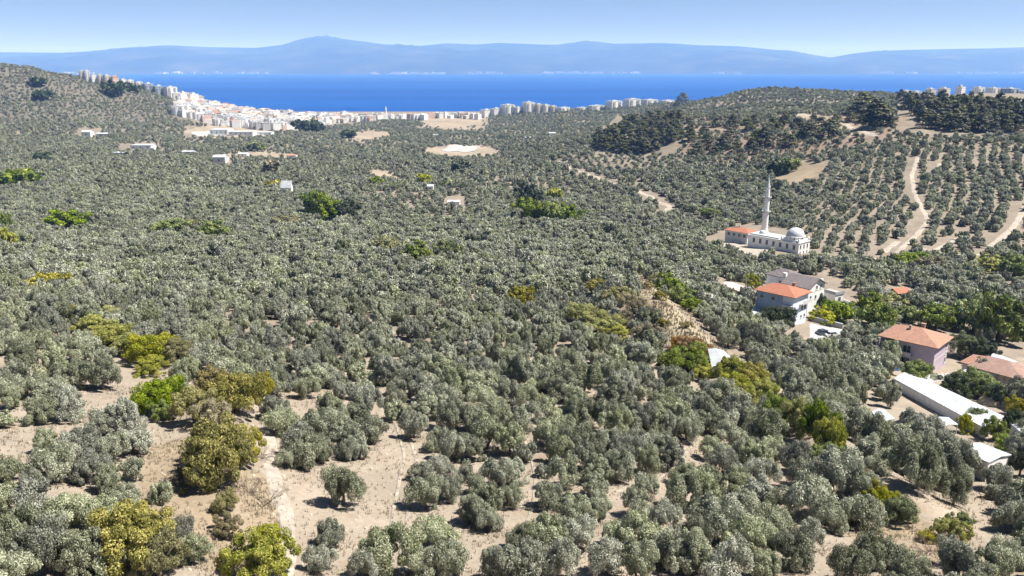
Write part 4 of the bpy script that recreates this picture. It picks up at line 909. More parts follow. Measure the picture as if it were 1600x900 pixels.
# fallen leaves and prunings under the near olives
rs = np.random.default_rng(31); nt_ = [i for i in order]; q_ = rs.integers(0, len(nt_), 42000); cx0 = SA[[nt_[k] for k in q_]]
a = rs.random(42000) * 6.283; rr = cx0[:, 2] * (0.2 + 1.0 * rs.random(42000) ** 0.7); lx = cx0[:, 0] + np.cos(a) * rr; ly = cx0[:, 1] + np.sin(a) * rr; lz = H(lx, ly) + 0.03
t1 = rs.random(42000) * 6.283; sz = 0.05 + 0.09 * rs.random(42000)
v = np.stack([np.stack([lx + np.cos(t1 + k * 1.571) * sz * (1 if k % 2 else .5), ly + np.sin(t1 + k * 1.571) * sz * (1 if k % 2 else .5), lz + rs.random(42000) * .03], -1) for k in range(4)], 1).reshape(-1, 3)
M['litter'] = leaf_mat('fallen_leaves', (0.05,0.035,0.02), (0.11,0.08,0.05), (0.20,0.16,0.11), 0.1, 0)
me = mesh_np('fallen_leaves', v, np.arange(len(v)).reshape(-1, 4), [M['litter']], attrs={'tone': ('FACE', 'FLOAT', rs.random(42000))})
tag(link(bpy.data.objects.new('fallen_leaves', me)), 'brown fallen leaves and prunings on the soil under the near olives', 'leaf litter', kind='stuff')
# ------------------------------------------------------------------ buildings
def window(root, face, a0, a1, z0, z1, w, d, name='window', arched=False, fm='trim', off=0.0):
    """frame and pane on one face of a box: R = y=0, L = x=0, B = x=w"""
    f = MB(); p = MB(); t = 0.09
    def bx(mb, u0, u1, zz0, zz1, o0, o1):
        if face == 'R': mb.box(u0, u1, -o1 - off, -o0 - off, zz0, zz1)
        elif face == 'L': mb.box(-o1 - off, -o0 - off, u0, u1, zz0, zz1)
        else: mb.box(w + o0 + off, w + o1 + off, u0, u1, zz0, zz1)
    bx(f, a0, a0 + t, z0, z1, 0, .06); bx(f, a1 - t, a1, z0, z1, 0, .06); bx(f, a0 + t, a1 - t, z0, z0 + t, 0, .06); bx(f, a0 + t, a1 - t, z1 - t, z1, 0, .06)
    if a1 - a0 > 1.0: m_ = (a0 + a1) / 2; bx(f, m_ - .03, m_ + .03, z0 + t, z1 - t, 0, .05)
    bx(f, a0 - .1, a1 + .1, z0 - .08, z0, 0, .12)
    bx(p, a0 + t, a1 - t, z0 + t, z1 - t, 0, .025)
    fo = f.build(name, M[fm], root); p.build('pane', M['glass'], fo); return fo
def hip(w, d, h, rise, o=0.6, th=0.16, y0=0.0, x0=0.0):
    mb = MB(); x1, y1 = x0 + w + o, y0 + d + o; x0 -= o; y0 -= o; W_, D_ = x1 - x0, y1 - y0
    if W_ > D_: r0, r1 = (x0 + D_/2, (y0+y1)/2), (x1 - D_/2, (y0+y1)/2)
    else: r0, r1 = ((x0+x1)/2, y0 + W_/2), ((x0+x1)/2, y1 - W_/2)
    c = [(x0,y0),(x1,y0),(x1,y1),(x0,y1)]
    vs = [(a, b_, h) for a, b_ in c] + [(a, b_, h + th) for a, b_ in c] + [(*r0, h + rise), (*r1, h + rise)]
    fs = [(3,2,1,0)] + [(i, (i+1) % 4, 4 + (i+1) % 4, 4 + i) for i in range(4)]
    if W_ > D_: fs += [(4,5,9,8),(5,6,9),(6,7,8,9),(7,4,8)]
    else: fs += [(4,5,8),(5,6,9,8),(6,7,9),(7,4,8,9)]
    return mb.add(vs, fs)
def gable(w, d, h, rise, o=0.5, th=0.15, along='y', y0=0, x0=0):
    mb = MB()
    if along == 'y':                                # ridge runs along y
        x1 = x0 + w; xm = (x0 + x1) / 2; a, b_ = y0 - o, y0 + d + o; dz = rise * o / (w / 2)
        top = [(x0 - o, h - dz), (xm, h + rise), (x1 + o, h - dz)]
        vs = [(x, a, z) for x, z in top] + [(x, a, z + th) for x, z in top] + [(x, b_, z) for x, z in top] + [(x, b_, z + th) for x, z in top]
    else:
        y1 = y0 + d; ym = (y0 + y1) / 2; a, b_ = x0 - o, x0 + w + o; dz = rise * o / (d / 2)
        top = [(y0 - o, h - dz), (ym, h + rise), (y1 + o, h - dz)]
        vs = [(a, y, z) for y, z in top] + [(a, y, z + th) for y, z in top] + [(b_, y, z) for y, z in top] + [(b_, y, z + th) for y, z in top]
    return mb.add(vs, [(0,1,7,6),(1,2,8,7),(3,9,10,4),(4,10,11,5),(0,3,4,1),(1,4,5,2),(6,7,10,9),(7,8,11,10),(0,6,9,3),(2,5,11,8)])
def root_at(name, px, py, alpha, sink=0.0):
    x, y, z = G(px, py); return empty(name, (x, y, z - sink), R(alpha))

# --- lilac house
r = root_at('lilac_house', 1456, 584, 46)
w, d, h = 9.6, 11.6, 6.2
MB().box(0, w, 0, d, -2.5, h).build('wall', M['lilac_wall'], r)
ro = hip(w, d, h + .02, 2.5, 0.8).build('roof', M['tile_pale'], r)
MB().box(6.2, 7.0, 4.6, 5.4, h + 1.4, h + 2.9)  .box(6.1, 7.1, 4.5, 5.5, h + 2.9, h + 3.05).build('chimney', M['tile_brown'], ro)
MB().box(3.4, 3.9, 6.6, 7.1, h + 1.6, h + 2.9).build('chimney', M['stone'], ro)
for z0 in (0.2, 3.1):                                # two floors of balconies at the far end of the left face
    dv = MB().box(-.03, .02, 7.7, 11.3, z0, z0 + 2.45).build('balcony_shade_panel', M['dark_shade'], r)  # flat dark panel, the shade of the recess put into its colour
    bl = MB().box(-1.5, -.03, 7.5, 11.6, z0 - .18, z0).build('balcony', M['trim'], r)
    rl = MB(); rl.box(-1.5, -1.42, 7.5, 11.6, z0 + .95, z0 + 1.05)
    for k in range(14): rl.box(-1.49, -1.43, 7.5 + k * .295, 7.56 + k * .295, z0, z0 + .95)
    rl.box(-1.5, -.04, 7.48, 7.56, z0 + .95, z0 + 1.05); rl.build('railing', M['trim'], bl)
    MB().box(-.14, -.04, 9.3, 9.5, z0 + .01, z0 + 2.4).build('pillar', M['lilac_wall'], dv)
for yy in (7.48, 11.5): MB().box(-1.6, -1.3, yy, yy + .3, -2.5, h).build('column', M['lilac_wall'], r)
MB().box(-1.2, -.02, 4.6, 7.3, 3.0, 3.12).build('balcony', M['trim'], r)
MB().box(-1.2, -1.12, 4.6, 7.3, 3.12, 4.0).build('parapet', M['lilac_wall'], r)
window(r, 'L', 5.0, 6.8, 3.2, 5.4, w, d, 'balcony_door'); window(r, 'L', 5.0, 6.8, .3, 2.4, w, d, 'door')
window(r, 'L', 2.2, 3.6, .9, 2.1, w, d)
window(r, 'R', 7.9, 8.9, 4.0, 5.3, w, d); window(r, 'R', 8.0, 8.8, 2.4, 3.2, w, d); window(r, 'R', 8.0, 8.9, .4, 1.8, w, d)
MB().box(w, w + 1.4, 1.0, 4.0, 2.7, 2.86).box(w + 1.3, w + 1.4, 1.0, 4.0, 2.86, 3.8).build('balcony', M['trim'], r)
MB().box(-.05, w + .03, -.05, -.01, 2.75, 2.95).build('floor_band', M['trim'], r)
tag(r, 'two storey lilac house with pale orange hipped roof and balconies', 'house')

# --- blue-white house with orange roof
r = root_at('orange_roof_house', 1236, 509, 44)
w, d, h = 7.8, 10.2, 7.5
MB().box(0, w, 0, d, -2, h).build('wall', M['blue_wall'], r)
MB().box(-.04, -.005, 2.9, d, 2.9, h - .05).build('painted_upper_wall', M['slate_blue'], r)
MB().box(-.05, -.005, 2.9, d, .0, 2.86).build('porch_shade_panel', M['dark_shade'], r)  # dark sheet on the wall, porch shade painted in
ro = hip(w, d, h + .02, 1.9, 0.75).build('roof', M['tile'], r)
MB().box(5.2, 5.9, 2.6, 3.3, h + .7, h + 2.2).box(5.1, 6.0, 2.5, 3.4, h + 2.2, h + 2.35).build('chimney', M['tile_brown'], ro)
MB().box(-.9, 0, -.02, 2.86, 5.2, 5.3).build('cornice', M['trim'], r)
MB().box(-.05, 0, 2.80, 2.92, -2, h - .1).build('corner_strip', M['trim'], r)
MB().box(3.6, w + .9, -.9, -.02, 4.9, 5.05).box(3.6, w + .9, -.9, -.82, 5.05, 5.9).build('balcony', M['trim'], r)
window(r, 'L', .7, 1.9, .6, 2.2, w, d); window(r, 'L', .7, 1.9, 3.4, 4.7, w, d)
for a in (4.6, 6.2): window(r, 'R', a, a + 1.0, 3.2, 4.4, w, d)
for a in (4.6, 6.4): window(r, 'R', a, a + .8, 1.0, 1.9, w, d)
for a in (5, 8.2): window(r, 'L', a, a + 1.1, 5.6, 6.7, w, d, off=.05)
cn = MB(); cn.prism([(-5.2, 4.6), (-.06, 4.6), (-.06, 12.2), (-5.2, 12.2)], [2.2, 2.7, 2.7, 2.2], [2.32, 2.82, 2.82, 2.32]); cn.build('porch_roof', M['sheet_white'], r)
for yy in (4.8, 8.4, 11.9): MB().box(-5.0, -4.85, yy, yy + .15, -1.5, 2.2).build('post', M['timber'], r)
tag(r, 'tall pale blue house with bright orange hipped roof and porch', 'house')

# --- white house with dark grey roof
r = root_at('white_house', 1260, 492, 40)
w, d, h = 8.2, 7.8, 7.6
MB().box(0, w, 0, d, -2, h).add([(0, .0, h), (w, .0, h), (w/2, .0, h + 1.9), (0, d, h), (w, d, h), (w/2, d, h + 1.9)], [(0,1,2), (4,3,5)]).build('wall', M['white_wall'], r)
ro = gable(w, d, h + .02, 1.95, .55).build('roof', M['tile_grey'], r)
MB().prism([(5.0, 3.6), (7.8, 3.6), (7.8, 6.6), (5.0, 6.6)], [h + 1.3, h + .25, h + .25, h + 1.3], [h + 1.75, h + .7, h + .7, h + 1.75]).build('roof_panel', M['sheet_white'], ro)
MB().box(7.4, 8.0, .4, 1.0, h - .1, h + 1.2).build('chimney', M['white_wall'], ro)
for z0, aa in ((3.9, (3.4, 6.1)), (1.3, (6.0,)), (6.6, (3.6, 5.7))):
    for a in aa: window(r, 'R', a, a + .9, z0, z0 + 1.1, w, d)
window(r, 'R', 7.2, 8.1, -.2, 2.0, w, d, 'door'); window(r, 'R', .8, 1.7, 4.0, 5.2, w, d)
MB().box(-.03, w + .03, -.06, -.01, 6.1, 6.22).build('floor_band', M['cream_wall'], r)
tag(r, 'three storey white house with dark grey gabled roof behind the orange one', 'house')
r = root_at('grey_roof_wing', 1233, 475, 40)
MB().box(0, 6.0, 0, 8, -2, 7.3).build('wall', M['white_wall'], r)
ro = hip(6.0, 8, 7.32, 2.0, .6).build('roof', M['tile_grey'], r)
MB().box(-1.5, -.6, 1, 2, -2, 9.2).build('tower', M['white_wall'], r)
window(r, 'L', 3, 4, 5, 6.3, 6, 8)
tag(r, 'low white wing with dark hipped roof and small white tower', 'house wing')
r = root_at('white_annex', 1303, 484, 30)
MB().box(0, 3.6, 0, 5, -1.5, 4.4).build('wall', M['white_wall'], r); MB().box(-.2, 3.8, -.2, 5.2, 4.41, 4.6).box(-.2, -.08, -.2, 5.2, 4.6, 5.3).box(-.08, 3.8, -.2, -.08, 4.6, 5.3).build('roof_terrace', M['concrete'], r)
window(r, 'R', 1.3, 2.4, 2.2, 3.6, 3.6, 5); window(r, 'L', 1.5, 2.6, .6, 2.6, 3.6, 5, 'door')
tag(r, 'small white flat roofed annex right of the white house', 'annex')
def wall_between(p0, p1, h_, t, lab, mat='white_wall', name='garden_wall'):
    a = G(*p0); b_ = G(*p1); L = math.hypot(b_[0]-a[0], b_[1]-a[1]); r = empty(name, a, math.atan2(b_[1]-a[1], b_[0]-a[0])); dz = b_[2] - a[2]
    MB().prism([(0,0),(L,0),(L,t),(0,t)], [-1, dz-1, dz-1, -1], [h_, dz+h_, dz+h_, h_]).build('wall', M[mat], r)
    MB().prism([(-.05,-.06),(L+.05,-.06),(L+.05,t+.06),(-.05,t+.06)], [h_+.003, dz+h_+.003, dz+h_+.003, h_+.003], [h_+.1, dz+h_+.1, dz+h_+.1, h_+.1]).build('coping', M['trim'], r)
    return tag(r, lab, 'wall')
wall_between((1316, 476), (1338, 484), 1.6, .3, 'white sloping garden wall right of the white annex')
wall_between((1268, 502), (1316, 514), 1.3, .3, 'pale wall along the back of the white courtyard', 'concrete')

# --- lower red roofs on the right edge
def simple_house(name, lab, px, py, alpha, w, d, h, rise, wall='cream_wall', roof='tile', kind='hip', cat='house', wins=(), o=.5):
    r = root_at(name, px, py, alpha); MB().box(0, w, 0, d, -1.5, h).build('wall', M[wall], r)
    (hip(w, d, h + .02, rise, o) if kind == 'hip' else gable(w, d, h + .02, rise, o, along='y' if d > w else 'x')).build('roof', M[roof], r)
    if kind == 'gable':
        if d > w: MB().add([(0.01,0.01,h-.01),(w-.01,0.01,h-.01),(w/2,0.01,h+rise-.05)], [(0,1,2)]).build('gable_wall', M[wall], r)
        else: MB().add([(0.01,0.01,h-.01),(0.01,d-.01,h-.01),(0.01,d/2,h+rise-.05)], [(0,2,1)]).build('gable_wall', M[wall], r)
    for fc, a, z0, ww, hh in wins: window(r, fc, a, a + ww, z0, z0 + hh, w, d)
    return tag(r, lab, cat)
simple_house('farmhouse', 'low farmhouse with salmon tiled roof right of the lilac house', 1566, 603, 40, 6.5, 8.5, 2.9, 1.7, 'cream_wall', 'tile_pale', wins=[('L', 2, .9, 1.2, 1.2), ('R', 2, .9, 1.2, 1.2)])
simple_house('brown_roof_house', 'house with dusky brown tiled roof cut by the right edge', 1592, 620, 38, 9, 10, 3.6, 1.9, 'stone', 'tile_brown', wins=[('L', 3, 1, 1.2, 1.2)])
simple_house('red_roof_hut', 'little hut with red roof alone among olives above the lilac house', 1402, 468, 20, 4.4, 3.8, 2.1, .9, 'timber', 'tile', 'gable', 'hut', wins=[('R', 1, .8, .8, .8)])

# --- white sheet roofs
M['seam'] = surf_mat('roof_seam_metal', (0.30,0.33,0.36), 0.1, 2, 0.5)
def shed(name, lab, pts, zo, ridge, wall='white_wall', roof='sheet_white', cat='shed', open_=False, seams=0):
    P = [G(px, py, zo) for px, py in pts]; cx = sum(p[0] for p in P) / 4; cy = sum(p[1] for p in P) / 4; cz = max(p[2] for p in P)
    r = empty(name, (cx, cy, min(p[2] for p in P))); z0 = min(p[2] for p in P); top = sum(p[2] for p in P) / 4 + zo - z0
    q = [Vector((p[0] - cx, p[1] - cy, p[2] - z0 + zo)) for p in P]; m0 = (q[0] + q[3]) / 2 + Vector((0,0,ridge)); m1 = (q[1] + q[2]) / 2 + Vector((0,0,ridge)); up = Vector((0,0,.12))
    vs = [q[0], q[1], q[2], q[3], m0, m1]; vs2 = [a + up for a in vs]
    mb = MB(); mb.add(vs + vs2, [(0,1,5,4),(4,5,2,3),(6,10,11,7),(10,9,8,11),(0,6,7,1),(2,8,9,3),(0,4,10,6),(4,3,9,10),(1,7,11,5),(5,11,8,2)])
    ro = mb.build('roof', M[roof], r)
    for k in range(1, seams):
        t = k / seams; a = q[0].lerp(q[1], t) + up * 1.02; b_ = m0.lerp(m1, t) + up * 1.02; c = q[3].lerp(q[2], t) + up * 1.02
        MB().tube(a, b_, .06, .06, 4).tube(b_, c, .06, .06, 4).build('roof_seam', M['seam'], ro)
    ins = [v_ * 0.95 for v_ in q]
    if open_:
        for v_ in ins: MB().tube((v_.x, v_.y, -1.5), (v_.x, v_.y, v_.z / .95 - .05), .07, .07, 5).build('post', M['metal_grey'], r)
    else: MB().prism([(v_.x, v_.y) for v_ in ins], -2.0, [v_.z / .95 - .04 for v_ in ins]).build('wall', M[wall], r)
    return tag(r, lab, cat)
shed('long_shed', 'very long white roofed shed running below the lilac house', [(1396,592),(1546,674),(1570,652),(1424,583)], 1.7, .7, cat='shed', seams=14)
shed('long_shed_end', 'white sheet roof at the right edge beyond the long shed', [(1577,662),(1602,682),(1612,668),(1586,655)], 2.2, .3)
shed('square_shed', 'square white roofed building at the lower right', [(1494,702),(1545,724),(1582,712),(1532,693)], 2.8, .35, seams=5)
shed('white_tarp_roof', 'flat white roof with dark opening at the end of the central bank', [(1106,546),(1112,574),(1152,568),(1130,548)], 2.2, .25)
shed('white_canopy', 'crumpled white canopy among olives left of the long shed', [(1362,644),(1376,664),(1398,655),(1380,640)], 2.0, .3, open_=True, cat='canopy')
shed('white_canopy', 'small greyish canopy just right of the crumpled one', [(1408,644),(1418,656),(1436,652),(1420,640)], 1.9, .2, open_=True, cat='canopy')
shed('white_canopy', 'white canopy roof below the middle of the long shed', [(1452,658),(1466,672),(1497,664),(1482,653)], 2.0, .4, open_=True, cat='canopy')
shed('white_barn', 'white sheet roofed barn behind the salmon farmhouse', [(1546,560),(1572,574),(1590,566),(1554,552)], 3.0, .4)
shed('pale_lean_to', 'pale lean-to roof beside the salmon farmhouse', [(1500,582),(1512,588),(1528,583),(1514,577)], 2.4, .2)
shed('pink_roof_store', 'low store with long pinkish roof left of the houses', [(1126,444),(1158,457),(1170,450),(1142,441)], 2.2, .3, roof='pink_town')
shed('white_store', 'small white store at the end of the pinkish roof', [(1156,456),(1172,463),(1182,459),(1166,451)], 2.0, .2)
r = root_at('water_tank', 1397, 580, 20); MB().box(0, 2.0, 0, 2.0, 0, 1.6).build('tank_body', M['blue_paint'], r); MB().box(-.1, 2.1, -.1, 2.1, 1.603, 1.75).build('lid', M['trim'], r); MB().lathe([(.35,1.75),(.35,2.3),(.1,2.4)], 10, 1, 1).build('filler', M['trim'], r)
tag(r, 'blue water tank with white lid at the upper end of the long shed', 'water tank')
r = root_at('straw_heap', 1556, 632, 0); mb = MB(); mb.lathe([(3.4,-.4),(3.1,.3),(2.5,.9),(1.6,1.35),(.5,1.6)], 14); mb.build('heap', M['hay'], r, smooth=True); tag(r, 'beige straw heap above the end of the long shed', 'straw heap')

def drape(name, pts, mat, zo=0.06, n=14):
    P = [G(*p) for p in pts]; V = []
    for j in range(n + 1):
        for i in range(n + 1):
            s, t = i / n, j / n
            x = (P[0][0]*(1-s)+P[1][0]*s)*(1-t) + (P[3][0]*(1-s)+P[2][0]*s)*t; y = (P[0][1]*(1-s)+P[1][1]*s)*(1-t) + (P[3][1]*(1-s)+P[2][1]*s)*t
            e = i in (0, n) or j in (0, n); V.append((x, y, float(H(np.array(x), np.array(y))) + zo - (.4 if e else 0)))
    F = [(j*(n+1)+i, j*(n+1)+i+1, (j+1)*(n+1)+i+1, (j+1)*(n+1)+i) for j in range(n) for i in range(n)]
    mb = MB(); mb.add(V, F); return tag(mb.build(name, mat), kind='structure')
drape('courtyard', [(1262,532),(1322,534),(1322,515),(1262,503)], M['concrete'], .15)
drape('forecourt', [(1440,600),(1492,592),(1490,582),(1440,586)], M['concrete'], .15)
drape('factory_yard', [(300,214),(420,212),(420,206),(300,206)], M['concrete'], .6)
drape('pale_slab', [(690,235),(742,236),(752,229),(700,228)], M['concrete'], .8)
drape('mosque_terrace', [(1112,392),(1200,402),(1210,392),(1130,378)], M['track'], .2)

# --- parked cars on the courtyard
def car(px, py, rz, body, lab):
    x, y, z = G(px, py, .0); r = empty('parked_car', (x, y, z + .15), R(rz))
    prof = [(-2.1,.35),(-2.15,.75),(-1.9,.92),(-1.45,.98),(1.1,.95),(1.95,.80),(2.1,.6),(2.1,.35)]
    cab = [(-1.75,.96),(-1.35,1.42),(.25,1.45),(1.0,.955)]
    def ext(pr, hw, hw2):
        n = len(pr); mb = MB(); return mb.add([(a, -hw, b_) for a, b_ in pr] + [(a, hw, b_) for a, b_ in pr], [tuple(range(n)), tuple(range(2*n-1, n-1, -1))] + [(i, n+i, n+(i+1) % n, (i+1) % n) for i in range(n)])
    ext(prof, .86, .86).build('body', M[body], r); ext(cab, .74, .74).build('windows', M['glass'], r)
    MB().box(-1.3, .2, -.70, .70, 1.44, 1.49).build('roof', M[body], r)
    for a in (-1.35, 1.3):
        for s in (-1, 1):
            wh = MB().tube((a, s*.72, .32), (a, s*.92, .32), .32, .32, 12).build('wheel', M['tyre'], r); MB().tube((a, s*.921, .32), (a, s*.93, .32), .18, .18, 10).build('rim', M['metal_grey'], wh)
    for s in (-1, 1): MB().box(2.05, 2.12, s*.6-.15, s*.6+.15, .6, .74).build('headlight', M['trim'], r)
    return tag(r, lab, 'car', 'cars on the white courtyard')
car(1287, 524, 20, 'car_dark', 'dark car parked on the white courtyard below the houses')
car(1301, 527, 12, 'car_white', 'white car parked beside the dark one on the courtyard')

# --- utility poles
def pole(px, py, toppy, lab, arm=True):
    x, y, z = G(px, py); dd = depth(x, y, z); h = (py - toppy) * dd / FPX
    r = empty('utility_pole', (x, y, z - .2)); MB().tube((0,0,0), (0,0,h), .17 if dd < 400 else .3, .10 if dd < 400 else .2, 7).build('post', M['concrete'], r)
    if arm:
        MB().box(-.9, .9, -.06, .06, h - .5, h - .38).build('crossarm', M['metal_grey'], r)
        for k in (-.8, 0, .8): MB().lathe([(.06, h - .38), (.08, h - .25), (.04, h - .15)], 6, k).build('insulator', M['trim'], r)
    return tag(r, lab, 'utility pole', 'utility poles')
for a in [(1333,513,475,'tall white utility pole beside the courtyard'),(1165,452,434,'utility pole left of the orange roofed house'),(1536,562,528,'pale utility pole right of the lilac house'),(1552,612,585,'utility pole above the end of the long shed'),
          (1354,400,384,'utility pole beside the track junction'),(1115,352,322,'thin utility pole left of the mosque'),(445,301,283,'left pole beside the white hut'),(466,303,286,'right pole beside the white hut'),(504,316,296,'pole left of the dark tree clump'),
          (578,335,312,'pole at the left of the sandy rows'),(600,337,315,'pole in the middle of the sandy rows'),(696,345,322,'white pole right of the sandy rows'),(712,342,322,'second white pole right of the sandy rows'),(258,246,224,'thin tall pole beside the far cypresses'),(372,262,246,'pole beside the far grey shed'),(858,205,178,'tall thin mast on the slope below the coastal blocks'),(899,216,196,'shorter mast right of the tall one'),(1384,245,233,'pole above the forked track on the right')]: pole(*a)

# --- mosque
r = root_at('mosque', 1247, 397, 40)
w, d, h = 8.2, 23.6, 4.2
MB().box(0, w, 0, d, -2.0, h).build('wall', M['white_wall'], r)
ro = MB().box(-.25, w + .25, -.25, d + .25, h + .003, h + .22).build('cornice', M['trim'], r)
MB().prism([(.6, 9.5), (w - .6, 9.5), (w - .6, d - .4), (.6, d - .4)], h + .222, h + .7).build('roof', M['sheet_white'], r)
MB().box(.4, w - .4, .4, 8.2, h + .222, h + 1.0).build('dome_base', M['white_wall'], r)
dr = MB().lathe([(3.75, h + 1.003), (3.75, h + 2.0), (3.95, h + 2.02), (3.95, h + 2.15), (3.7, h + 2.16)], 28, w/2, 4.3).build('drum', M['white_wall'], r)
for k in range(14):
    a = 6.283 * k / 14; cx, cy = w/2 + 3.77 * math.cos(a), 4.3 + 3.77 * math.sin(a)
    MB().tube((cx - .02*math.cos(a), cy - .02*math.sin(a), h + 1.5), (cx + .03*math.cos(a), cy + .03*math.sin(a), h + 1.5), .28, .28, 8).build('drum_window', M['glass'], dr)
dm = MB().lathe([(3.55 * math.cos(t), h + 2.16 + 3.3 * math.sin(t)) for t in np.linspace(0, 1.5, 12)], 28, w/2, 4.3).build('dome', M['dome'], r, smooth=True)
MB().lathe([(.12, h + 5.4), (.08, h + 5.9), (.16, h + 6.0), (.03, h + 6.5)], 8, w/2, 4.3).build('finial', M['metal_grey'], dm)
for cx, cy in ((.5, .5), (w - .5, .5), (w - .5, 8.2), (.5, 8.2)): MB().lathe([(.42, h + .24), (.42, h + 1.3), (.46, h + 1.32), (.3, h + 1.65), (.05, h + 1.95)], 10, cx, cy).build('corner_turret', M['white_wall'], r)
MB().lathe([(1.3, h + .7), (1.3, h + 1.1), (1.1, h + 1.6), (.7, h + 1.95), (.1, h + 2.15)], 14, w/2, 19.5).build('small_dome', M['dome'], r, smooth=True)
for k in range(7): window(r, 'L', 1.5 + 3.1 * k, 2.7 + 3.1 * k, 1.4, 3.4, w, d)
for k in range(3): window(r, 'R', .9 + 2.5 * k, 1.9 + 2.5 * k, 1.7, 3.5, w, d); window(r, 'R', 1.0 + 2.5 * k, 1.8 + 2.5 * k, -.4, .9, w, d)
tag(r, 'low white mosque hall with a pale dome and dark windows', 'mosque')
x, y, z = G(1193, 377); r = empty('minaret', (x, y, z - 1.5))
MB().lathe([(1.7, 0), (1.7, 6.0), (1.55, 6.4), (1.32, 7.6), (1.28, 14.2)], 16).build('shaft', M['white_wall'], r)
MB().lathe([(1.2, 14.9), (1.1, 20.4)], 16).build('shaft', M['white_wall'], r)
for z0, r0 in ((14.2, 1.28), (20.4, 1.1)):
    b_ = MB().lathe([(r0, z0 + .003), (r0 + .35, z0 + .35), (r0 + .75, z0 + .6), (r0 + .75, z0 + 1.1), (r0 + .68, z0 + 1.1), (r0 + .68, z0 + .7), (r0 - .05, z0 + .7)], 16).build('balcony', M['trim'], r)
MB().lathe([(1.04, 21.1), (.92, 25.2), (1.05, 25.3), (1.05, 25.5)], 16).build('shaft', M['white_wall'], r)
MB().lathe([(1.08, 25.503), (.6, 27.4), (.12, 30.4)], 16).build('spire', M['dome'], r)
MB().lathe([(.10, 30.4), (.2, 30.7), (.08, 31.0), (.03, 31.8)], 8).build('finial', M['metal_grey'], r)
MB().box(-.4, .4, -1.5, -1.4, .2, 2.3).build('door', M['timber'], r)
tag(r, 'slender white minaret with two balconies beside the mosque', 'minaret')
r = root_at('mosque_annex', 1167, 382, 40)
w, d, h = 7.0, 11.4, 4.8
MB().box(0, w, 0, d, -2, h).build('wall', M['white_wall'], r); MB().box(-.04, -.005, .4, d - .4, .3, h - .5).build('shade_grey_front', M['grey_town'], r)  # grey sheet puts the shaded side's tone into the left face
ro = hip(w, d, h + .02, 1.5, .8).build('roof', M['tile'], r); MB().box(3.4, 4.0, 6.3, 6.9, h + 1.2, h + 2.5).build('chimney', M['white_wall'], ro)
for k in range(3): window(r, 'R', .8 + 2.2 * k, 1.7 + 2.2 * k, 2.9, 4.1, w, d); window(r, 'R', .8 + 2.2 * k, 1.7 + 2.2 * k, .4, 1.6, w, d)
for k in range(4): window(r, 'L', .9 + 2.65 * k, 2.2 + 2.65 * k, 2.7, 4.1, w, d, off=.045)
for k in range(4): MB().box(-.75, -.6, .1 + 3.6 * k, .25 + 3.6 * k, -1.8, h).build('column', M['trim'], r)
tag(r, 'two storey white annex with orange hipped roof left of the minaret', 'mosque annex')
r = root_at('mosque_link', 1187, 380, 40); MB().box(-.2, 4.0, -.5, 3.6, -1, 3.4).build('wall', M['white_wall'], r); MB().box(-.4, 4.2, -.7, 3.8, 3.403, 3.6).build('roof', M['pink_town'], r); window(r, 'R', 1, 2.2, 1.2, 2.6, 4, 4, off=.5)
tag(r, 'low flat roofed block between the annex and the minaret', 'outbuilding')

# --- far buildings: blocks of the coastal town
def block_mesh(w, d, storeys, wallm, roofm, kind, balc):
    h = storeys * 3.0 + .6; body = MB().box(-w/2, w/2, -d/2, d/2, -6, h).mesh('wall', M[wallm])
    if kind == 'hip': roof = hip(w, d, h + .02, 2.6, .7, y0=-d/2, x0=-w/2).mesh('roof', M[roofm])
    else: roof = MB().box(-w/2 - .3, w/2 + .3, -d/2 - .3, d/2 + .3, h + .003, h + .5).box(-w*.15, w*.2, -d*.1, d*.25, h + .5, h + 3.0).mesh('roof', M[roofm])
    win = MB(); nw = max(3, int(w / 3.2))
    for s in range(storeys):
        for k in range(nw):
            a = -w/2 + w * (k + .5) / nw; z0 = .9 + 3.0 * s
            win.box(a - .55, a + .55, -d/2 - .05, -d/2 - .004, z0, z0 + 1.2)
        for k in range(max(2, int(d / 4))):
            a = -d/2 + d * (k + .5) / max(2, int(d / 4)); z0 = .9 + 3.0 * s
            win.box(-w/2 - .05, -w/2 - .004, a - .5, a + .5, z0, z0 + 1.1).box(w/2 + .004, w/2 + .05, a - .5, a + .5, z0, z0 + 1.1)
    bal = None
    if balc:
        bal = MB()
        for s in range(1, storeys):
            for sgn in (-1, 1): a = sgn * w * .28; bal.box(a - w*.13, a + w*.13, -d/2 - 1.5, -d/2 - .051, 3.0 * s + .1, 3.0 * s + .25).box(a - w*.13, a + w*.13, -d/2 - 1.5, -d/2 - 1.4, 3.0 * s + .25, 3.0 * s + 1.2)
        bal = bal.mesh('balcony', M['trim'])
    return body, roof, win.mesh('window', M['glass']), bal, h
BK = {k: block_mesh(*v) for k, v in {
 'white': (16, 13, 5, 'white_wall', 'sheet_white', 'flat', False), 'cream': (14, 13, 5, 'cream_wall', 'cream_wall', 'flat', False), 'salmon': (15, 13, 5, 'pink_town', 'tile_pale', 'hip', False),
 'redroof': (13, 12, 4, 'white_wall', 'tile_pale', 'hip', False), 'grey': (17, 13, 6, 'grey_town', 'concrete', 'flat', False), 'whitehip': (15, 12, 4, 'cream_wall', 'tile_brown', 'hip', False),
 'tower': (20, 15, 10, 'white_wall', 'sheet_white', 'flat', True), 'slab': (30, 15, 8, 'white_wall', 'sheet_white', 'flat', True), 'creamtower': (18, 15, 9, 'cream_wall', 'cream_wall', 'flat', True), 'blue': (18, 14, 5, 'slate_blue', 'sheet_white', 'flat', True)}.items()}
BW = {'white':16,'cream':14,'salmon':15,'redroof':13,'grey':17,'whitehip':15,'tower':20,'slab':30,'creamtower':18,'blue':18}
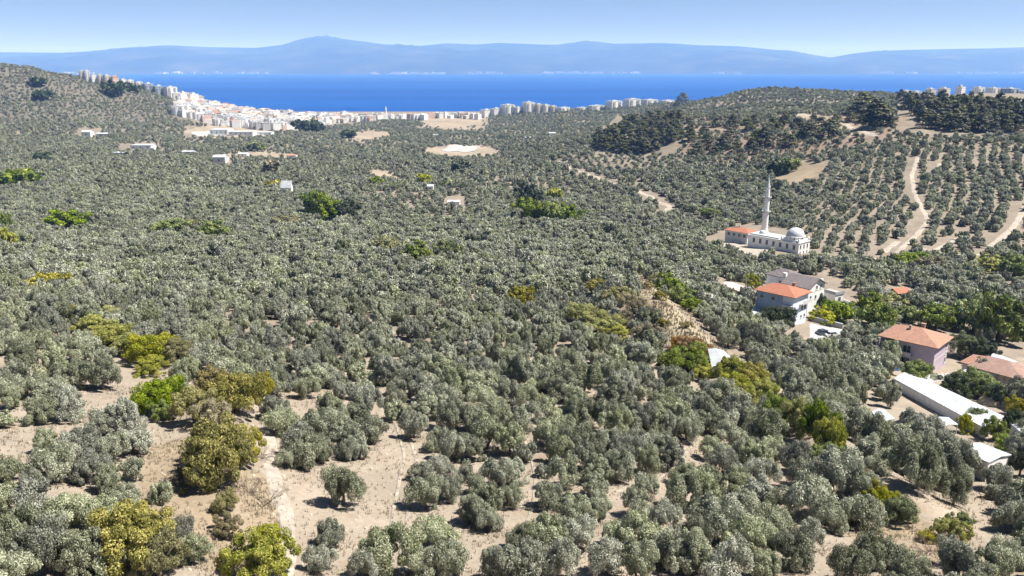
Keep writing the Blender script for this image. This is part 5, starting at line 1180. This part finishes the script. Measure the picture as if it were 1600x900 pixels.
def block(kind, x, y, z, rz, lab, group, sx_=1.0, sz_=1.0, cat='apartment block'):
    b_, r_, wn_, bl, h = BK[kind]; o = empty('apartment_block', (x, y, z), rz); o.scale = (sx_, sx_, sz_)
    link(bpy.data.objects.new('wall', b_), o); link(bpy.data.objects.new('roof', r_), o); tag(link(bpy.data.objects.new('window', wn_), o), kind='stuff')
    if bl: tag(link(bpy.data.objects.new('balcony', bl), o), kind='stuff')
    return tag(o, lab, cat, group)
TL = {'white':'white flat roofed block in the dense seaside town','cream':'cream coloured flat roofed block in the dense seaside town','salmon':'salmon walled block with tiled roof in the seaside town','redroof':'white building with red tiled roof in the seaside town','grey':'taller grey block in the seaside town','whitehip':'cream building with brown hipped roof in the seaside town','tower':'tall white block with balconies at the near edge of the town'}
town = []
TP = [(276,152),(290,152),(330,166),(460,180),(600,184),(748,183),(748,186),(700,184),(660,187),(600,189),(540,192),(500,198),(458,204),(400,202),(340,196),(276,180)]
for _ in range(30000):
    if len(town) >= 262: break
    px = rnd.uniform(272, 750); py = rnd.uniform(150, 206)
    if not inpoly(np.array([px]), np.array([py]), TP)[0]: continue
    if all(abs(px - a) > 6.5 or abs(py - b_) > 2.4 for a, b_ in town): town.append((px, py))
for px, py in town:
    x, y, z = G(px, py); edge = py > np.interp(px, [276,340,460,520,600,748], [174,190,197,190,185,182])
    k = rnd.choice(['white','white','white','white','cream','cream','salmon','redroof','grey','whitehip','white']) if not (edge and px < 470) else rnd.choice(['tower','white','tower','grey'])
    sc_ = rnd.uniform(.8, 1.15); block(k, x, y, z, rnd.choice([.5, .65, .8, 1.0]) + rnd.uniform(-.08, .08), TL[k], 'blocks of the seaside town', sc_ * .85, sc_ * rnd.uniform(.7, 1.0) * (0.55 if k == 'tower' else .75))
small = {k: MB() for k in ('white_wall', 'cream_wall', 'pink_town', 'grey_town')}; roofs = MB()   # what fills the gaps of the town, past what one can pick apart
for _ in range(1500):
    px = rnd.uniform(272, 750); py = rnd.uniform(150, 206)
    if not inpoly(np.array([px]), np.array([py]), TP)[0]: continue
    x, y, z = G(px, py); w = rnd.uniform(4, 8); d = rnd.uniform(4, 7); a = rnd.choice([.35, .5, .65, .8]) + rnd.uniform(-.08, .08); hh = rnd.uniform(5, 13)
    q = [(x + u * w * math.cos(a) - v_ * d * math.sin(a), y + u * w * math.sin(a) + v_ * d * math.cos(a)) for u, v_ in ((-1,-1),(1,-1),(1,1),(-1,1))]
    small[rnd.choice(['white_wall','white_wall','white_wall','cream_wall','cream_wall','pink_town','grey_town'])].prism(q, z - 5, z + hh)
    if rnd.random() < .12: roofs.add([(a_, b_, z + hh + .01) for a_, b_ in q] + [(x, y, z + hh + 1.8)], [(0,1,4),(1,2,4),(2,3,4),(3,0,4)], 0)
mats_ = [M[k] for k in small]; allb = MB()
for i_, k in enumerate(small):
    b0 = len(allb.v); allb.v += small[k].v; allb.f += [tuple(b0 + j for j in f) for f in small[k].f]; allb.m += [i_] * len(small[k].f)
b0 = len(allb.v); allb.v += roofs.v; allb.f += [tuple(b0 + j for j in f) for f in roofs.f]; allb.m += [4] * len(roofs.f)
tag(allb.build('town_houses', mats_ + [M['tile_pale']]), 'carpet of tiny pale and salmon houses filling the seaside town', 'town', kind='stuff')
def block_px(kind, px0, px1, top, Y, lab, group, rz=0.0):
    pm = (px0 + px1) / 2; x, y, z = at(pm, Y); dd = depth(x, y, z); w = (px1 - px0) * dd / FPX; zt = CAMZ - tan_of(top) * Y
    s = w / BW[kind] * 1.02; h = BK[kind][4] + .5; return block(kind, x, y, z, rz, lab, group, s, max(.15, (zt - z) / h))
CB = 'blocks along the coastal ridge'
for k, a, b_, t, lab in [('white',752,768,169,'low white block at the left end of the coastal ridge row'),('white',768,783,167,'second white block from the left on the coastal ridge'),('tower',784,803,161,'white block left of the dip in the ridge row'),('white',803,816,165,'low white block between two taller ones on the ridge'),
   ('tower',817,834,157,'tallest white block with dark windows on the coastal ridge'),('creamtower',836,846,160,'cream tower just right of the tallest ridge block'),('tower',847,858,161,'narrow white tower third in the tall ridge group'),('creamtower',859,869,163,'cream tower at the right of the tall ridge group'),('slab',870,890,165,'wide white block sloping down the ridge'),('white',890,900,173,'lowest white block in the saddle of the ridge'),
   ('tower',900,917,165,'white block just right of the saddle'),('slab',918,943,162,'wide white slab right of the saddle'),('slab',945,971,155,'broad white slab with dark bays higher on the ridge'),('slab',973,999,152,'highest wide white slab near the pine copse'),('slab',1000,1026,153,'long pale block behind the hill shoulder, left one'),('slab',1028,1054,154,'long pale block behind the hill shoulder, right one')]:
    block_px(k, a + .5, b_ - .5, t + 2.5, 1800 if a > 890 else 1850, lab, CB, rnd.uniform(.55, .8))
LB = 'blocks on the left hill crest'
for k, a, b_, t, lab in [('creamtower',135,143,108,'cream tower at the left end of the hill crest row'),('tower',144,151,107,'white tower second in the hill crest row'),('white',153,161,114,'low white block third in the hill crest row'),('creamtower',163,170,114,'narrow cream block on the hill crest'),('creamtower',172,182,115,'cream block in the middle of the hill crest row'),('salmon',184,194,117,'salmon block in the middle of the hill crest row'),
   ('white',197,206,121,'white block left of the long white one'),('slab',207,217,122,'long white block on the descending crest'),('tower',219,230,125,'white tower where the crest starts to drop'),('blue',232,246,128,'blue and white block on the descending crest, upper'),('blue',248,262,132,'blue and white block on the descending crest, lower'),('tower',264,281,133,'tall white tower with brown bays below the blue blocks'),('white',285,299,143,'white block between the tower and the town'),('white',300,314,144,'white flat roofed block at the upper edge of the town')]:
    block_px(k, a + .6, b_ - .6, t + 2.5, 1640 if a > 190 else 1560, lab, LB, rnd.uniform(.6, .9))
RB = 'blocks behind the right pine wood'
for k, a, b_, t, lab in [('slab',1401,1416,141,'pale block left of the right pine wood'),('slab',1416,1432,142,'second pale block left of the right pine wood'),('white',1486,1498,135,'small white block above the pine wood'),('slab',1510,1530,136,'long white block above the pine wood, left half'),('slab',1532,1554,137,'long white block above the pine wood, right half'),('blue',1557,1580,138,'bluish block above the pine wood'),('slab',1582,1606,142,'white block at the right edge above the wood'),('cream',1440,1452,139,'cream block behind the pine tops'),('cream',1460,1474,138,'second cream block behind the pine tops')]:
    block_px(k, a, b_, t, 1520, lab, RB, rnd.uniform(.5, .7))
x, y, z = at(604, 1950); r = empty('minaret', (x, y, z)); zt = CAMZ - tan_of(166) * y - z
MB().lathe([(1.8, -3), (1.6, zt * .7), (2.6, zt * .71), (2.6, zt * .75), (1.4, zt * .76), (1.3, zt * .88), (.2, zt)], 8).build('shaft', M['white_wall'], r); tag(r, 'thin distant minaret rising above the town roofs', 'minaret')

# --- farm buildings in the plain
def far_house(name, lab, px0, px1, top, base, dep, roof='sheet_white', wall='white_wall', rz=0.0, kind='gable', cat='farm building', rise=.25):
    pm = (px0 + px1) / 2; x, y, z = G(pm, base); dd = depth(x, y, z); w = (px1 - px0) * dd / FPX; h = max(2.0, (base - top) * dd / FPX * .8)
    r = empty(name, (x - w/2 * math.cos(rz), y, z), rz); MB().box(0, w, 0, dep, -2, h).build('wall', M[wall], r)
    (gable(w, dep, h + .02, h * rise, .4, along='x') if kind == 'gable' else MB().box(-.3, w + .3, -.3, dep + .3, h + .003, h + .35)).build('roof', M[roof], r)
    if kind == 'gable': MB().add([(0.01,0.01,h-.01),(0.01,dep-.01,h-.01),(0.01,dep/2,h*(1+rise)-.05),(w-.01,0.01,h-.01),(w-.01,dep-.01,h-.01),(w-.01,dep/2,h*(1+rise)-.05)], [(0,2,1),(3,4,5)]).build('gable_wall', M[wall], r)
    for k in range(max(1, min(6, int(w / 6)))): a = w * (k + .5) / max(1, min(6, int(w / 6))); MB().box(a - .6, a + .6, -.05, -.004, h*.35, h*.7).build('window', M['glass'], r)
    return tag(r, lab, cat)
far_house('farm_house', 'white farm house beside dark trees on the far left plain', 128, 142, 204, 215, 10)
far_house('farm_house', 'low pale farm building right of the white farm house', 150, 168, 208, 214, 9, rz=.1)
far_house('flat_shed', 'low flat white roof beside the far cypresses', 204, 236, 226, 233, 16, kind='flat')
far_house('flat_shed', 'low flat pale roof lower left of the cypresses', 176, 200, 238, 244, 14, kind='flat')
far_house('factory_hall', 'long white factory hall beside the beige far field', 328, 356, 201, 211, 26, kind='flat')
far_house('factory_hall', 'low long white wing right of the factory hall', 357, 395, 205, 211, 20, kind='flat')
far_house('factory_hall', 'low white wall like wing at the right end of the factory', 397, 424, 206, 211, 16, kind='flat')
far_house('grey_shed', 'grey shed with white roof beside the far cypress', 333, 352, 243, 256, 12, wall='grey_town')
far_house('farm_house', 'small white house on the beige ledge right of the grey shed', 372, 386, 239, 246, 9)
far_house('farm_house', 'small pale house at the right end of the beige ledge', 448, 462, 242, 248, 9, roof='tile_pale')
far_house('farm_house', 'pale building left of the far trees', 284, 302, 236, 242, 9)
far_house('white_hut', 'bright white hut with steep roof between two poles', 440, 455, 290, 303, 5, rise=.9, cat='hut')
far_house('white_hut', 'low white roof alone in the middle grove', 700, 718, 314, 321, 7, cat='hut')
far_house('white_hut', 'small white hut on pale ground below the bare far field', 668, 677, 289, 299, 5, cat='hut')
far_house('white_hut', 'small pale hut below the coastal blocks', 858, 868, 207, 213, 8, cat='hut')
far_house('white_hut', 'tiny white hut on the slope below the ridge blocks', 820, 830, 214, 218, 8, cat='hut')
far_house('white_hut', 'tiny pale hut above the far bare field', 676, 684, 210, 214, 8, cat='hut')
# ------------------------------------------------------------------ haze
m = bpy.data.materials.new('haze'); m.use_nodes = True; nt = m.node_tree; nt.nodes.clear()
out = nt.nodes.new('ShaderNodeOutputMaterial'); pv = nt.nodes.new('ShaderNodeVolumePrincipled')
pv.inputs['Color'].default_value = (0.24, 0.46, 1.0, 1); pv.inputs['Absorption Color'].default_value = (1, 1, 1, 1); pv.inputs['Density'].default_value = 0.74e-4; pv.inputs['Anisotropy'].default_value = 0.0
nt.links.new(pv.outputs[0], out.inputs['Volume'])
hz = MB(); hz.box(-46000, 46000, -3000, 46000, -60, 1100)
tag(hz.build('haze', m), kind='stuff')
